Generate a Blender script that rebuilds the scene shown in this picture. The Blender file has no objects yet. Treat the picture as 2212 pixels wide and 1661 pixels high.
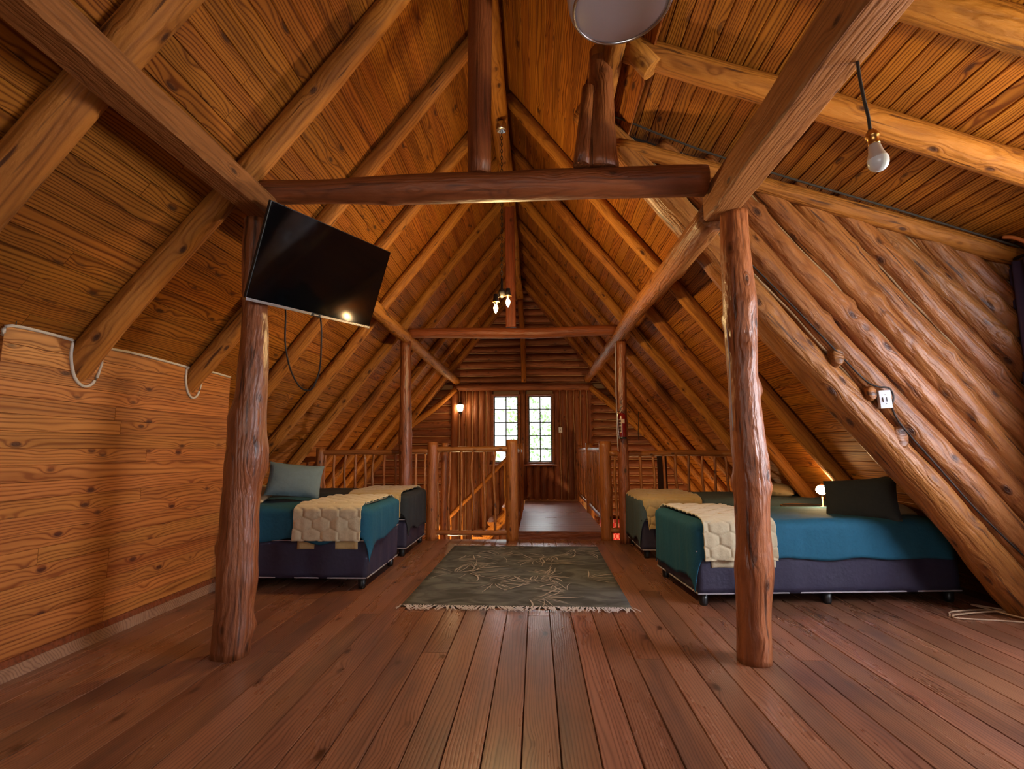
import bpy, bmesh, math, random
from mathutils import Vector, Matrix, noise
random.seed(7)
C = bpy.context.scene.collection
SC = bpy.context.scene

# ------------------------------------------------------------------ camera
F_PX = 1100.0
cam_d = bpy.data.cameras.new('camera'); cam_d.sensor_width = 36.0; cam_d.sensor_fit = 'HORIZONTAL'
cam_d.lens = F_PX / 2212 * 36; cam_d.clip_start = 0.02; cam_d.clip_end = 300
cam = bpy.data.objects.new('camera', cam_d); C.objects.link(cam)
_d = Vector(((1158 - 1106) / F_PX, (971 - 830.5) / F_PX, 1.0)).normalized()
_u = Vector((-0.0093, -1.0, 0.0)); _u = (_u - _d * _u.dot(_d)).normalized()
_r = _d.cross(_u)
cam.matrix_world = Matrix(((_r.x, -_r.y, -_r.z, 0), (_d.x, -_d.y, -_d.z, 0), (_u.x, -_u.y, -_u.z, 1.1), (0, 0, 0, 1)))
SC.camera = cam

# ------------------------------------------------------------------ world, light, exposure
SC.view_settings.view_transform = 'Standard'; SC.view_settings.look = 'None'
SC.view_settings.gamma = 1; SC.view_settings.use_curve_mapping = False
SC.view_settings.exposure = 0.2
SC.cycles.max_bounces = 8; SC.cycles.diffuse_bounces = 4; SC.cycles.glossy_bounces = 3
SC.cycles.use_denoising = True
SC.cycles.sample_clamp_indirect = 8
w = bpy.data.worlds.new('sky'); SC.world = w; w.use_nodes = True
nt = w.node_tree; nt.nodes.clear()
tcw = nt.nodes.new('ShaderNodeTexCoord'); sx_ = nt.nodes.new('ShaderNodeSeparateXYZ'); rw = nt.nodes.new('ShaderNodeValToRGB')
rw.color_ramp.elements[0].position = 0.0; rw.color_ramp.elements[0].color = (0.80, 0.88, 0.86, 1)      # hazy horizon of a bright overcast day
rw.color_ramp.elements[1].position = 1.0; rw.color_ramp.elements[1].color = (0.78, 0.88, 1.0, 1)
bg = nt.nodes.new('ShaderNodeBackground'); bg.inputs['Strength'].default_value = 2.6
wo = nt.nodes.new('ShaderNodeOutputWorld')
nt.links.new(tcw.outputs['Generated'], sx_.inputs[0]); nt.links.new(sx_.outputs[2], rw.inputs[0])
nt.links.new(rw.outputs[0], bg.inputs[0]); nt.links.new(bg.outputs[0], wo.inputs[0])

def area(name, loc, target, sx, sy, power, col, spread=math.pi):
    l = bpy.data.lights.new(name, 'AREA'); l.shape = 'RECTANGLE'; l.size = sx; l.size_y = sy
    l.energy = power; l.color = col; l.spread = spread
    o = bpy.data.objects.new(name, l); C.objects.link(o); o.location = loc
    o.rotation_euler = (Vector(target) - Vector(loc)).to_track_quat('-Z', 'Y').to_euler(); return o
def point(name, loc, power, col, r=0.04):
    l = bpy.data.lights.new(name, 'POINT'); l.energy = power; l.color = col; l.shadow_soft_size = r
    o = bpy.data.objects.new(name, l); C.objects.link(o); o.location = loc; return o
DAY = (0.72, 0.80, 1.0); WARM = (1.0, 0.60, 0.24); WARM2 = (1.0, 0.52, 0.18)
area('daylight_dormer_window', (3.42, 2.0, 1.45), (0.0, 2.3, 0.7), 1.1, 1.3, 105, (0.84, 0.88, 1.0))
area('rear_fill', (-0.4, -2.35, 1.7), (0.1, 3.0, 1.0), 2.2, 1.4, 12, (1.0, 0.90, 0.84))  # added soft fill from behind the camera, entering by the rear opening
area('daylight_gable_windows', (-0.27, 14.0, 4.75), (-0.25, 7.0, 0.6), 5.0, 3.4, 3200, (0.93, 0.95, 1.0))
def spot(name, loc, tgt, power, col, ang, blend=0.8, r=0.06):
    l = bpy.data.lights.new(name, 'SPOT'); l.energy = power; l.color = col; l.spot_size = math.radians(ang); l.spot_blend = blend; l.shadow_soft_size = r
    o = bpy.data.objects.new(name, l); C.objects.link(o); o.location = loc
    o.rotation_euler = (Vector(tgt) - Vector(loc)).to_track_quat('-Z', 'Y').to_euler(); return o
spot('wall_uplighter', (3.05, 1.3, 1.75), (2.3, 1.5, 3.6), 200, (1.0, 0.88, 0.42), 152)
point('rear_warm_fill', (-0.9, -0.6, 1.5), 9, WARM, 0.1)  # unseen warm fill added behind the camera, no fitting there
point('bedside_glow', (2.52, 4.76, 0.78), 7, WARM, 0.03)
point('chandelier_glow', (-0.29, 4.40, 2.28), 85, (1.0, 0.68, 0.28), 0.05)
point('sconce_glow', (-1.50, 10.10, 1.93), 4, WARM, 0.04)
point('lower_floor_glow_left', (-1.4, 8.3, -0.9), 110, (1.0, 0.68, 0.32), 0.15)
point('lower_floor_glow_right', (2.0, 8.3, -0.9), 110, (1.0, 0.66, 0.30), 0.15)

# ------------------------------------------------------------------ materials
def mat_new(name):
    m = bpy.data.materials.new(name); m.use_nodes = True
    n = m.node_tree; b = n.nodes['Principled BSDF']; return m, n, b
def plain(name, col, rough=0.6, metal=0.0, spec=0.5, emit=None, es=0.0, bump=0.0, bscale=80, var=0.0, sheen=0.0, alpha=1, trans=0):
    m, n, b = mat_new(name)
    b.inputs['Base Color'].default_value = (*col, 1); b.inputs['Roughness'].default_value = rough
    b.inputs['Metallic'].default_value = metal; b.inputs['Specular IOR Level'].default_value = spec
    if trans: b.inputs['Transmission Weight'].default_value = trans
    if sheen: b.inputs['Sheen Weight'].default_value = sheen
    if emit: b.inputs['Emission Color'].default_value = (*emit, 1); b.inputs['Emission Strength'].default_value = es
    if bump or var:
        tc = n.nodes.new('ShaderNodeTexCoord'); nz = n.nodes.new('ShaderNodeTexNoise'); nz.inputs['Scale'].default_value = bscale
        nz.inputs['Detail'].default_value = 4
        n.links.new(tc.outputs['Object'], nz.inputs['Vector'])
        if bump:
            bp = n.nodes.new('ShaderNodeBump'); bp.inputs['Strength'].default_value = bump; bp.inputs['Distance'].default_value = 0.01
            n.links.new(nz.outputs['Fac'], bp.inputs['Height']); n.links.new(bp.outputs[0], b.inputs['Normal'])
        if var:
            mx = n.nodes.new('ShaderNodeMix'); mx.data_type = 'RGBA'
            mx.inputs[6].default_value = (*[c * (1 - var) for c in col], 1); mx.inputs[7].default_value = (*[min(1, c * (1 + var)) for c in col], 1)
            n.links.new(nz.outputs['Fac'], mx.inputs[0]); n.links.new(mx.outputs[2], b.inputs['Base Color'])
    return m

def wood(name, light, dark, knot=(0.05, 0.015, 0.006), rough=0.5, spec=0.4, grain=26.0, gl=0.9, kscale=(1.3, 7.0, 7.0), kth=0.10,
         vary=0.35, blotch=None, bumps=0.25, coat=0.0, gstr=0.75, cracks=0.0, streak=0.55):
    """wood with its grain along local X; every object gets its own shift and tone"""
    m, n, b = mat_new(name); N = n.nodes; L = n.links
    def math_(op, a, bb=None, c=None):
        k = N.new('ShaderNodeMath'); k.operation = op
        for i, v in enumerate((a, bb, c)):
            if v is None: continue
            if isinstance(v, (int, float)): k.inputs[i].default_value = v
            else: L.new(v, k.inputs[i])
        return k.outputs[0]
    tc = N.new('ShaderNodeTexCoord'); oi = N.new('ShaderNodeObjectInfo')
    off = N.new('ShaderNodeCombineXYZ')
    L.new(math_('MULTIPLY', oi.outputs['Random'], 91.0), off.inputs[0]); L.new(math_('MULTIPLY', oi.outputs['Random'], 37.0), off.inputs[1]); L.new(math_('MULTIPLY', oi.outputs['Random'], 53.0), off.inputs[2])
    add = N.new('ShaderNodeVectorMath'); add.operation = 'ADD'; L.new(tc.outputs['Object'], add.inputs[0]); L.new(off.outputs[0], add.inputs[1])
    P = add.outputs[0]
    def scl(v):
        s = N.new('ShaderNodeVectorMath'); s.operation = 'MULTIPLY'; L.new(P, s.inputs[0]); s.inputs[1].default_value = v; return s.outputs[0]
    # knots
    vo = N.new('ShaderNodeTexVoronoi'); vo.feature = 'F1'; vo.inputs['Scale'].default_value = 1.0; vo.inputs['Randomness'].default_value = 1.0
    L.new(scl(kscale), vo.inputs['Vector'])
    kd = vo.outputs['Distance']
    # growth lines run along X, wander with a long noise and bend round the knots
    nz = N.new('ShaderNodeTexNoise'); nz.inputs['Scale'].default_value = 1.0; nz.inputs['Detail'].default_value = 2.0
    L.new(scl((gl * 0.45, 5.0, 5.0)), nz.inputs['Vector'])
    sp = N.new('ShaderNodeSeparateXYZ'); L.new(P, sp.inputs[0])
    infl = math_('MULTIPLY', math_('POWER', 2.718, math_('MULTIPLY', kd, -6.0)), 3.2)
    lin = math_('MULTIPLY', math_('ADD', sp.outputs[1], math_('MULTIPLY', sp.outputs[2], 0.8)), grain * 3.0)
    rings = math_('SINE', math_('MULTIPLY', math_('ADD', math_('ADD', lin, math_('MULTIPLY', nz.outputs['Fac'], 9.0)), infl), 6.2832))
    ring = math_('POWER', math_('ADD', math_('MULTIPLY', rings, 0.5), 0.5), 3.0)
    fn = N.new('ShaderNodeTexNoise'); fn.inputs['Scale'].default_value = 1.0; fn.inputs['Detail'].default_value = 3.0
    L.new(scl((3.0, grain * 6, grain * 6)), fn.inputs['Vector'])
    stn = N.new('ShaderNodeTexNoise'); stn.inputs['Scale'].default_value = 1.0; stn.inputs['Detail'].default_value = 3.0
    L.new(scl((0.9, 17.0, 17.0)), stn.inputs['Vector'])
    stm = N.new('ShaderNodeMapRange'); stm.inputs[1].default_value = 0.50; stm.inputs[2].default_value = 0.75; stm.inputs[4].default_value = streak
    L.new(stn.outputs['Fac'], stm.inputs[0])
    halo = math_('MULTIPLY', math_('POWER', 2.718, math_('MULTIPLY', kd, -9.0)), 0.7)
    g = math_('ADD', math_('ADD', math_('MULTIPLY', ring, gstr), math_('MULTIPLY', fn.outputs['Fac'], 0.35)), math_('ADD', stm.outputs[0], halo))
    base = N.new('ShaderNodeMix'); base.data_type = 'RGBA'; base.inputs[6].default_value = (*light, 1); base.inputs[7].default_value = (*dark, 1)
    cl = N.new('ShaderNodeClamp'); L.new(g, cl.inputs[0]); L.new(cl.outputs[0], base.inputs[0])
    col = base.outputs[2]
    # blotches
    bl = N.new('ShaderNodeTexNoise'); bl.inputs['Scale'].default_value = 1.0; bl.inputs['Detail'].default_value = 5.0; bl.inputs['Roughness'].default_value = 0.6
    L.new(scl((1.1, 5.0, 5.0)), bl.inputs['Vector'])
    if blotch:
        mb = N.new('ShaderNodeMix'); mb.data_type = 'RGBA'; mr = N.new('ShaderNodeMapRange'); mr.inputs[1].default_value = 0.52; mr.inputs[2].default_value = 0.72
        mr.inputs[4].default_value = 0.6
        L.new(bl.outputs['Fac'], mr.inputs[0]); L.new(mr.outputs[0], mb.inputs[0]); L.new(col, mb.inputs[6]); mb.inputs[7].default_value = (*blotch, 1); col = mb.outputs[2]
    # knot colour
    mk = N.new('ShaderNodeMix'); mk.data_type = 'RGBA'; km = N.new('ShaderNodeMapRange')
    km.inputs[1].default_value = kth; km.inputs[2].default_value = kth * 0.45; km.inputs[3].default_value = 0; km.inputs[4].default_value = 0.92
    L.new(kd, km.inputs[0]); L.new(km.outputs[0], mk.inputs[0]); L.new(col, mk.inputs[6]); mk.inputs[7].default_value = (*knot, 1); col = mk.outputs[2]
    if cracks:
        cn = N.new('ShaderNodeTexNoise'); cn.inputs['Scale'].default_value = 1.0; cn.inputs['Detail'].default_value = 2.0
        L.new(scl((2.2, 34.0, 34.0)), cn.inputs['Vector'])
        cm = N.new('ShaderNodeMapRange'); cm.inputs[1].default_value = 0.63; cm.inputs[2].default_value = 0.70; cm.inputs[4].default_value = cracks
        L.new(cn.outputs['Fac'], cm.inputs[0])
        mc = N.new('ShaderNodeMix'); mc.data_type = 'RGBA'; L.new(cm.outputs[0], mc.inputs[0]); L.new(col, mc.inputs[6]); mc.inputs[7].default_value = (*knot, 1); col = mc.outputs[2]
    hsv = N.new('ShaderNodeHueSaturation'); L.new(col, hsv.inputs['Color'])
    wn = N.new('ShaderNodeTexWhiteNoise'); wn.noise_dimensions = '1D'; L.new(math_('MULTIPLY', oi.outputs['Random'], 513.7), wn.inputs['W'])
    L.new(math_('ADD', math_('MULTIPLY', wn.outputs['Value'], vary), math_('SUBTRACT', 1.0, math_('MULTIPLY', bl.outputs['Fac'], vary))), hsv.inputs['Value'])
    L.new(math_('ADD', math_('MULTIPLY', oi.outputs['Random'], 0.008), 0.496), hsv.inputs['Hue'])
    L.new(hsv.outputs[0], b.inputs['Base Color'])
    b.inputs['Specular IOR Level'].default_value = spec; b.inputs['Coat Weight'].default_value = coat; b.inputs['Coat Roughness'].default_value = 0.25
    L.new(math_('ADD', math_('MULTIPLY', bl.outputs['Fac'], 0.25), rough - 0.12), b.inputs['Roughness'])
    bp = N.new('ShaderNodeBump'); bp.inputs['Strength'].default_value = bumps; bp.inputs['Distance'].default_value = 0.007
    fb = N.new('ShaderNodeTexNoise'); fb.inputs['Scale'].default_value = 1.0; fb.inputs['Detail'].default_value = 4.0
    L.new(scl((11.0, 38.0, 38.0)), fb.inputs['Vector'])
    L.new(math_('ADD', math_('ADD', math_('MULTIPLY', g, -0.6), math_('MULTIPLY', bl.outputs['Fac'], 2.5)), math_('MULTIPLY', fb.outputs['Fac'], 2.0 if cracks else 0.3)), bp.inputs['Height']); L.new(bp.outputs[0], b.inputs['Normal'])
    return m

M = {}
M['ceil'] = wood('pine_ceiling_board', (0.34, 0.115, 0.013), (0.11, 0.026, 0.003), rough=0.62, spec=0.12, grain=18, kth=0.16, vary=0.25, kscale=(3.2, 9, 9), gstr=0.72)
M['panel'] = wood('pine_wall_board', (0.52, 0.195, 0.048), (0.22, 0.06, 0.011), rough=0.45, spec=0.35, grain=15, kth=0.16, vary=0.25, kscale=(4.0, 9, 9), gstr=0.7, knot=(0.06, 0.012, 0.008))
M['floor'] = wood('stained_floor_board', (0.29, 0.128, 0.070), (0.125, 0.046, 0.025), rough=0.29, spec=0.5, grain=22, kth=0.13, vary=0.42, kscale=(2.6, 6, 6), blotch=(0.085, 0.05, 0.045), bumps=0.10, gstr=0.6, streak=0.45)
M['deck'] = wood('walkway_board', (0.30, 0.15, 0.10), (0.17, 0.07, 0.045), rough=0.30, spec=0.5, grain=22, kth=0.05, vary=0.25, bumps=0.1)
M['post'] = wood('red_varnished_log', (0.33, 0.105, 0.036), (0.14, 0.036, 0.011), rough=0.38, spec=0.5, grain=10, kth=0.17, vary=0.3, kscale=(4.5, 9, 9), bumps=0.8, coat=0.1, gstr=0.4, cracks=0.85)
M['beam'] = wood('dark_red_beam_log', (0.24, 0.062, 0.018), (0.11, 0.025, 0.008), rough=0.48, spec=0.4, grain=10, kth=0.14, vary=0.25, kscale=(4.0, 8, 8), bumps=0.6, gstr=0.4, cracks=0.6)
M['rafter'] = wood('amber_log', (0.40, 0.150, 0.024), (0.17, 0.052, 0.008), rough=0.6, spec=0.18, grain=10, kth=0.15, vary=0.3, kscale=(4.0, 8, 8), bumps=0.7, gstr=0.4, cracks=0.85)
M['purlin'] = wood('hewn_amber_beam', (0.29, 0.110, 0.030), (0.15, 0.048, 0.011), rough=0.58, spec=0.25, grain=14, kth=0.14, vary=0.2, kscale=(4.0, 8, 8), bumps=0.5, gstr=0.45, cracks=0.4)
M['cheek'] = wood('brown_wall_log', (0.34, 0.125, 0.030), (0.14, 0.040, 0.009), rough=0.44, spec=0.4, grain=10, kth=0.19, vary=0.35, kscale=(4.0, 8, 8), bumps=0.9, coat=0.08, gstr=0.4, cracks=0.9, blotch=(0.16, 0.040, 0.010))
M['gable'] = wood('gable_wall_log', (0.26, 0.080, 0.027), (0.12, 0.032, 0.010), rough=0.55, spec=0.35, grain=10, kth=0.14, vary=0.3, kscale=(4, 8, 8), bumps=0.6, gstr=0.4, cracks=0.6)
M['rail'] = wood('railing_pole', (0.40, 0.145, 0.036), (0.22, 0.066, 0.015), rough=0.4, spec=0.45, grain=12, kth=0.18, vary=0.3, kscale=(6, 12, 12), bumps=0.6, coat=0.1, gstr=0.4, cracks=0.6)
M['skirting'] = wood('grey_brown_baseboard', (0.34, 0.19, 0.11), (0.20, 0.10, 0.055), rough=0.5, grain=18, kth=0.05, vary=0.15)
M['backing'] = plain('tan_sealant_backing', (0.52, 0.30, 0.15), 0.8)
M['seal'] = plain('dull_tan_sealant', (0.30, 0.17, 0.075), 0.8)
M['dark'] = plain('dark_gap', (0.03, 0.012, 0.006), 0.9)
M['caulk'] = plain('off_white_caulk', (0.62, 0.55, 0.46), 0.7, bump=0.3, bscale=60)
M['black'] = plain('black_plastic', (0.012, 0.012, 0.013), 0.4)
M['screen'] = plain('glossy_black_screen', (0.002, 0.002, 0.0025), 0.07, spec=0.5)
M['chrome'] = plain('brushed_silver', (0.62, 0.63, 0.66), 0.25, metal=1.0)
M['white'] = plain('white_plastic', (0.72, 0.74, 0.78), 0.35)
M['cord'] = plain('black_fabric_cord', (0.03, 0.02, 0.016), 0.8)
M['wcord'] = plain('beige_cable', (0.50, 0.34, 0.22), 0.6)
M['conduit'] = plain('orange_conduit', (0.55, 0.17, 0.05), 0.5)
M['violet'] = plain('dark_violet_cloth', (0.05, 0.035, 0.09), 0.8, bump=0.3, bscale=30)
M['brass'] = plain('brass_fitting', (0.62, 0.33, 0.10), 0.3, metal=1.0)
M['iron'] = plain('dark_iron', (0.03, 0.025, 0.022), 0.5, metal=0.6)
M['frost'] = plain('frosted_glass', (0.52, 0.47, 0.50), 0.35, spec=0.5)
M['bulbcap'] = plain('white_bulb_body', (0.52, 0.42, 0.37), 0.4)
M['bulbglass'] = plain('opal_bulb_dome', (0.72, 0.77, 0.84), 0.18)
M['glow'] = plain('glowing_bulb', (1, 0.8, 0.5), 0.4, emit=(1.0, 0.62, 0.26), es=45)
M['glow2'] = plain('glowing_lamp_glass', (1, 0.85, 0.6), 0.4, emit=(1.0, 0.74, 0.42), es=30)
M['teal'] = plain('teal_cotton', (0.004, 0.085, 0.15), 0.85, bump=0.35, bscale=45, var=0.15)
M['char'] = plain('charcoal_cotton', (0.016, 0.022, 0.027), 0.88, bump=0.35, bscale=45, var=0.2)
M['slate'] = plain('slate_cotton', (0.055, 0.085, 0.10), 0.88, bump=0.35, bscale=45, var=0.12)
M['grey_blue'] = plain('grey_blue_cotton', (0.13, 0.19, 0.215), 0.88, bump=0.3, bscale=40, var=0.1)
M['sky_blue'] = plain('pale_blue_cotton', (0.10, 0.24, 0.36), 0.85, bump=0.3, bscale=40)
M['navy'] = plain('navy_bed_valance', (0.026, 0.022, 0.050), 0.65, bump=0.3, bscale=30, var=0.15)
M['mattress'] = plain('grey_mattress_cloth', (0.10, 0.12, 0.13), 0.85, bump=0.2, bscale=60)
M['piping'] = plain('pale_piping', (0.42, 0.38, 0.42), 0.6)
M['quilt'] = plain('cream_quilt', (0.60, 0.51, 0.33), 0.85, bump=0.25, bscale=60, var=0.08, sheen=0.3)
M['quilt2'] = plain('straw_quilt', (0.46, 0.33, 0.14), 0.85, bump=0.25, bscale=60, var=0.08, sheen=0.3)
M['cream'] = plain('cream_pillowcase', (0.36, 0.26, 0.14), 0.88, bump=0.25, bscale=40)
M['fringe'] = plain('lilac_white_fringe', (0.80, 0.77, 0.82), 0.85)
M['rugline'] = plain('beige_embroidery', (0.42, 0.36, 0.32), 0.9)
M['red'] = plain('extinguisher_red', (0.17, 0.008, 0.008), 0.25, spec=0.6)
M['label'] = plain('faded_label', (0.55, 0.40, 0.34), 0.6)
M['ink'] = plain('dark_print', (0.06, 0.02, 0.02), 0.7)
M['leaf'] = plain('green_foliage', (0.30, 0.48, 0.20), 0.6, var=0.3, bscale=3)
M['bark'] = plain('tree_bark', (0.10, 0.07, 0.05), 0.9, bump=0.6, bscale=20)
# glass: clear with a slight sheen
gm, gn, gb = mat_new('window_glass'); gb.inputs['Base Color'].default_value = (1, 1, 1, 1); gb.inputs['Transmission Weight'].default_value = 1
gb.inputs['Roughness'].default_value = 0.0; gb.inputs['IOR'].default_value = 1.02; M['glass'] = gm
# rug
m, n, b = mat_new('olive_rug_weave'); tc = n.nodes.new('ShaderNodeTexCoord')
n1 = n.nodes.new('ShaderNodeTexNoise'); n1.inputs['Scale'].default_value = 3.2; n1.inputs['Detail'].default_value = 3; n1.inputs['Distortion'].default_value = 1.4
mp = n.nodes.new('ShaderNodeMapping'); mp.inputs['Scale'].default_value = (1, 1.6, 1)
n.links.new(tc.outputs['Object'], mp.inputs[0]); n.links.new(mp.outputs[0], n1.inputs['Vector'])
cr = n.nodes.new('ShaderNodeValToRGB'); e = cr.color_ramp.elements; cr.color_ramp.interpolation = 'EASE'
e[0].position = 0.38; e[0].color = (0.048, 0.049, 0.043, 1); e[1].position = 0.62; e[1].color = (0.125, 0.125, 0.115, 1)
e2 = cr.color_ramp.elements.new(0.5); e2.color = (0.080, 0.082, 0.076, 1)
n.links.new(n1.outputs['Fac'], cr.inputs[0]); n.links.new(cr.outputs[0], b.inputs['Base Color']); b.inputs['Roughness'].default_value = 0.9
wv = n.nodes.new('ShaderNodeTexWave'); wv.inputs['Scale'].default_value = 90; wv.bands_direction = 'Y'; n.links.new(tc.outputs['Object'], wv.inputs['Vector'])
bp = n.nodes.new('ShaderNodeBump'); bp.inputs['Strength'].default_value = 0.5; bp.inputs['Distance'].default_value = 0.003; n.links.new(wv.outputs['Fac'], bp.inputs['Height']); n.links.new(bp.outputs[0], b.inputs['Normal'])
M['rug'] = m
# red and white check
m, n, b = mat_new('red_check_cloth'); tc = n.nodes.new('ShaderNodeTexCoord'); ck = n.nodes.new('ShaderNodeTexChecker'); ck.inputs['Scale'].default_value = 14
ck.inputs['Color1'].default_value = (0.75, 0.03, 0.05, 1); ck.inputs['Color2'].default_value = (0.9, 0.35, 0.35, 1)
n.links.new(tc.outputs['Object'], ck.inputs['Vector']); n.links.new(ck.outputs[0], b.inputs['Base Color']); b.inputs['Roughness'].default_value = 0.9; M['check'] = m

# ------------------------------------------------------------------ helpers
def tag(o, label=None, cat=None, group=None, kind=None):
    if label: o['label'] = label
    if cat: o['category'] = cat
    if group: o['group'] = group
    if kind: o['kind'] = kind
    return o
def obj(name, bm, mat, parent=None, smooth=False, mw=None):
    me = bpy.data.meshes.new(name); 
    if smooth:
        for f in bm.faces: f.smooth = True
    bm.to_mesh(me); bm.free()
    if mat: me.materials.append(M[mat] if isinstance(mat, str) else mat)
    o = bpy.data.objects.new(name, me); C.objects.link(o)
    if parent is not None: o.parent = parent
    if mw is not None: o.matrix_basis = mw if parent is None else (world_of(parent).inverted() @ mw)
    return o
def world_of(o):
    m = o.matrix_basis.copy()
    while o.parent: o = o.parent; m = o.matrix_basis @ m
    return m
def empty(name, loc=(0, 0, 0), rz=0.0, label=None, cat=None, group=None, kind=None):
    o = bpy.data.objects.new(name, None); C.objects.link(o); o.location = loc; o.rotation_euler = (0, 0, rz); o.empty_display_size = 0.1
    o.matrix_basis = Matrix.Translation(loc) @ Matrix.Rotation(rz, 4, 'Z')
    return tag(o, label, cat, group, kind)
def box(bm, x0, x1, y0, y1, z0, z1):
    v = [bm.verts.new(p) for p in ((x0, y0, z0), (x1, y0, z0), (x1, y1, z0), (x0, y1, z0), (x0, y0, z1), (x1, y0, z1), (x1, y1, z1), (x0, y1, z1))]
    for f in ((3, 2, 1, 0), (4, 5, 6, 7), (0, 1, 5, 4), (1, 2, 6, 5), (2, 3, 7, 6), (3, 0, 4, 7)): bm.faces.new([v[i] for i in f])
def boxes(*bs):
    bm = bmesh.new()
    for b_ in bs: box(bm, *b_)
    return bm
def bevel(bm, w_, seg=2):
    bmesh.ops.bevel(bm, geom=list(bm.edges), offset=w_, segments=seg, affect='EDGES', profile=0.6); return bm
def frame(p0, p1, up=(0, 0, 1)):
    p0 = Vector(p0); x = (Vector(p1) - p0).normalized(); up = Vector(up)
    if abs(x.dot(up)) > 0.98: up = Vector((0, 1, 0))
    z = (up - x * up.dot(x)).normalized(); y = z.cross(x)
    return Matrix(((x.x, y.x, z.x, p0.x), (x.y, y.y, z.y, p0.y), (x.z, y.z, z.z, p0.z), (0, 0, 0, 1)))
def catmull(pts, t):
    n_ = len(pts) - 1; i = min(int(t), n_ - 1); f = t - i
    p1, p2 = pts[i], pts[i + 1]; p0 = pts[i - 1] if i > 0 else p1 * 2 - p2; p3 = pts[i + 2] if i + 2 <= n_ else p2 * 2 - p1
    return 0.5 * ((2 * p1) + (p2 - p0) * f + (2 * p0 - 5 * p1 + 4 * p2 - p3) * f * f + (3 * p1 - p0 - 3 * p2 + p3) * f * f * f)
def log(name, pts, radii, mat, parent=None, lump=0.05, bend=0.0, seg=14, step=0.12, knots=0, seed=None, sq=0.0, flat=None):
    """a natural log through world points: irregular girth, slight bends, branch stubs; local X runs along it"""
    seed = random.random() * 500 if seed is None else seed
    pts = [Vector(p) for p in pts]
    if isinstance(radii, (int, float)): radii = [radii] * len(pts)
    mw = frame(pts[0], pts[-1]); inv = mw.inverted(); lp = [inv @ p for p in pts]
    rv = [Vector((r, 0, 0)) for r in radii]
    segs = []; 
    for i in range(len(lp) - 1):
        k = max(1, int(round((lp[i + 1] - lp[i]).length / step)))
        segs += [i + j / k for j in range(k)]
    segs.append(len(lp) - 1 - 1e-6)
    L_ = lp[-1].x; rnd = random.Random(seed)
    kn = [(rnd.uniform(0.05, 0.95) * L_, rnd.uniform(0, 6.28), rnd.uniform(0.12, 0.3), rnd.uniform(0.03, 0.06)) for _ in range(knots)]
    bm = bmesh.new(); prev = None; rings = []
    for t in segs:
        c = catmull(lp, t); r = catmull(rv, t).x
        if bend: c = c + Vector((0, noise.noise((c.x * 0.7 + seed, 3.1, 0)) * bend, noise.noise((c.x * 0.7 + seed, 9.4, 0)) * bend))
        ring = []
        for s in range(seg):
            a = 2 * math.pi * s / seg; ca, sa = math.cos(a), math.sin(a)
            k = 1 + lump * noise.noise((c.x * 2.2 + seed, ca * 1.2, sa * 1.2)) * 1.6 + lump * 0.5 * noise.noise((c.x * 7 + seed, ca * 2, sa * 2))
            if sq:
                m_ = max(abs(math.cos(a)), abs(math.sin(a))); k *= (1 - sq) + sq * 0.93 / m_
            for (kx, ka, am, w_) in kn:
                dx = c.x - kx
                if abs(dx) < w_ * 3:
                    da = (a - ka + math.pi) % (2 * math.pi) - math.pi
                    k += am * math.exp(-(dx / w_) ** 2 - (da * r / (w_ * 0.9)) ** 2)
            ring.append(bm.verts.new((c.x, c.y + r * k * ca, c.z + r * k * sa)))
        rings.append(ring)
    for a_, b_ in zip(rings, rings[1:]):
        for s in range(seg): bm.faces.new((a_[s], a_[(s + 1) % seg], b_[(s + 1) % seg], b_[s])).smooth = True
    bm.faces.new(rings[0][::-1]); bm.faces.new(rings[-1])
    if flat is not None:
        bmesh.ops.recalc_face_normals(bm, faces=bm.faces)
    bmesh.ops.recalc_face_normals(bm, faces=bm.faces)
    return obj(name, bm, mat, parent, mw=mw)
def tube(name, pts, r, mat, parent=None, seg=8, per=6):
    pts = [Vector(p) for p in pts]; org = pts[0].copy(); pts = [p - org for p in pts]
    n_ = (len(pts) - 1) * per; bm = bmesh.new(); rings = []
    for i in range(n_ + 1):
        t = min(i / per, len(pts) - 1 - 1e-6); c = catmull(pts, t); d = (catmull(pts, min(t + 0.05, len(pts) - 1 - 1e-6)) - catmull(pts, max(t - 0.05, 0))).normalized()
        up = Vector((0, 0, 1)) if abs(d.z) < 0.9 else Vector((0, 1, 0)); s_ = d.cross(up).normalized(); u_ = s_.cross(d)
        rings.append([bm.verts.new(c + (s_ * math.cos(2 * math.pi * k / seg) + u_ * math.sin(2 * math.pi * k / seg)) * r) for k in range(seg)])
    for a_, b_ in zip(rings, rings[1:]):
        for s in range(seg): bm.faces.new((a_[s], a_[(s + 1) % seg], b_[(s + 1) % seg], b_[s])).smooth = True
    bm.faces.new(rings[0][::-1]); bm.faces.new(rings[-1]); bmesh.ops.recalc_face_normals(bm, faces=bm.faces)
    return obj(name, bm, mat, parent, mw=Matrix.Translation(org))
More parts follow.
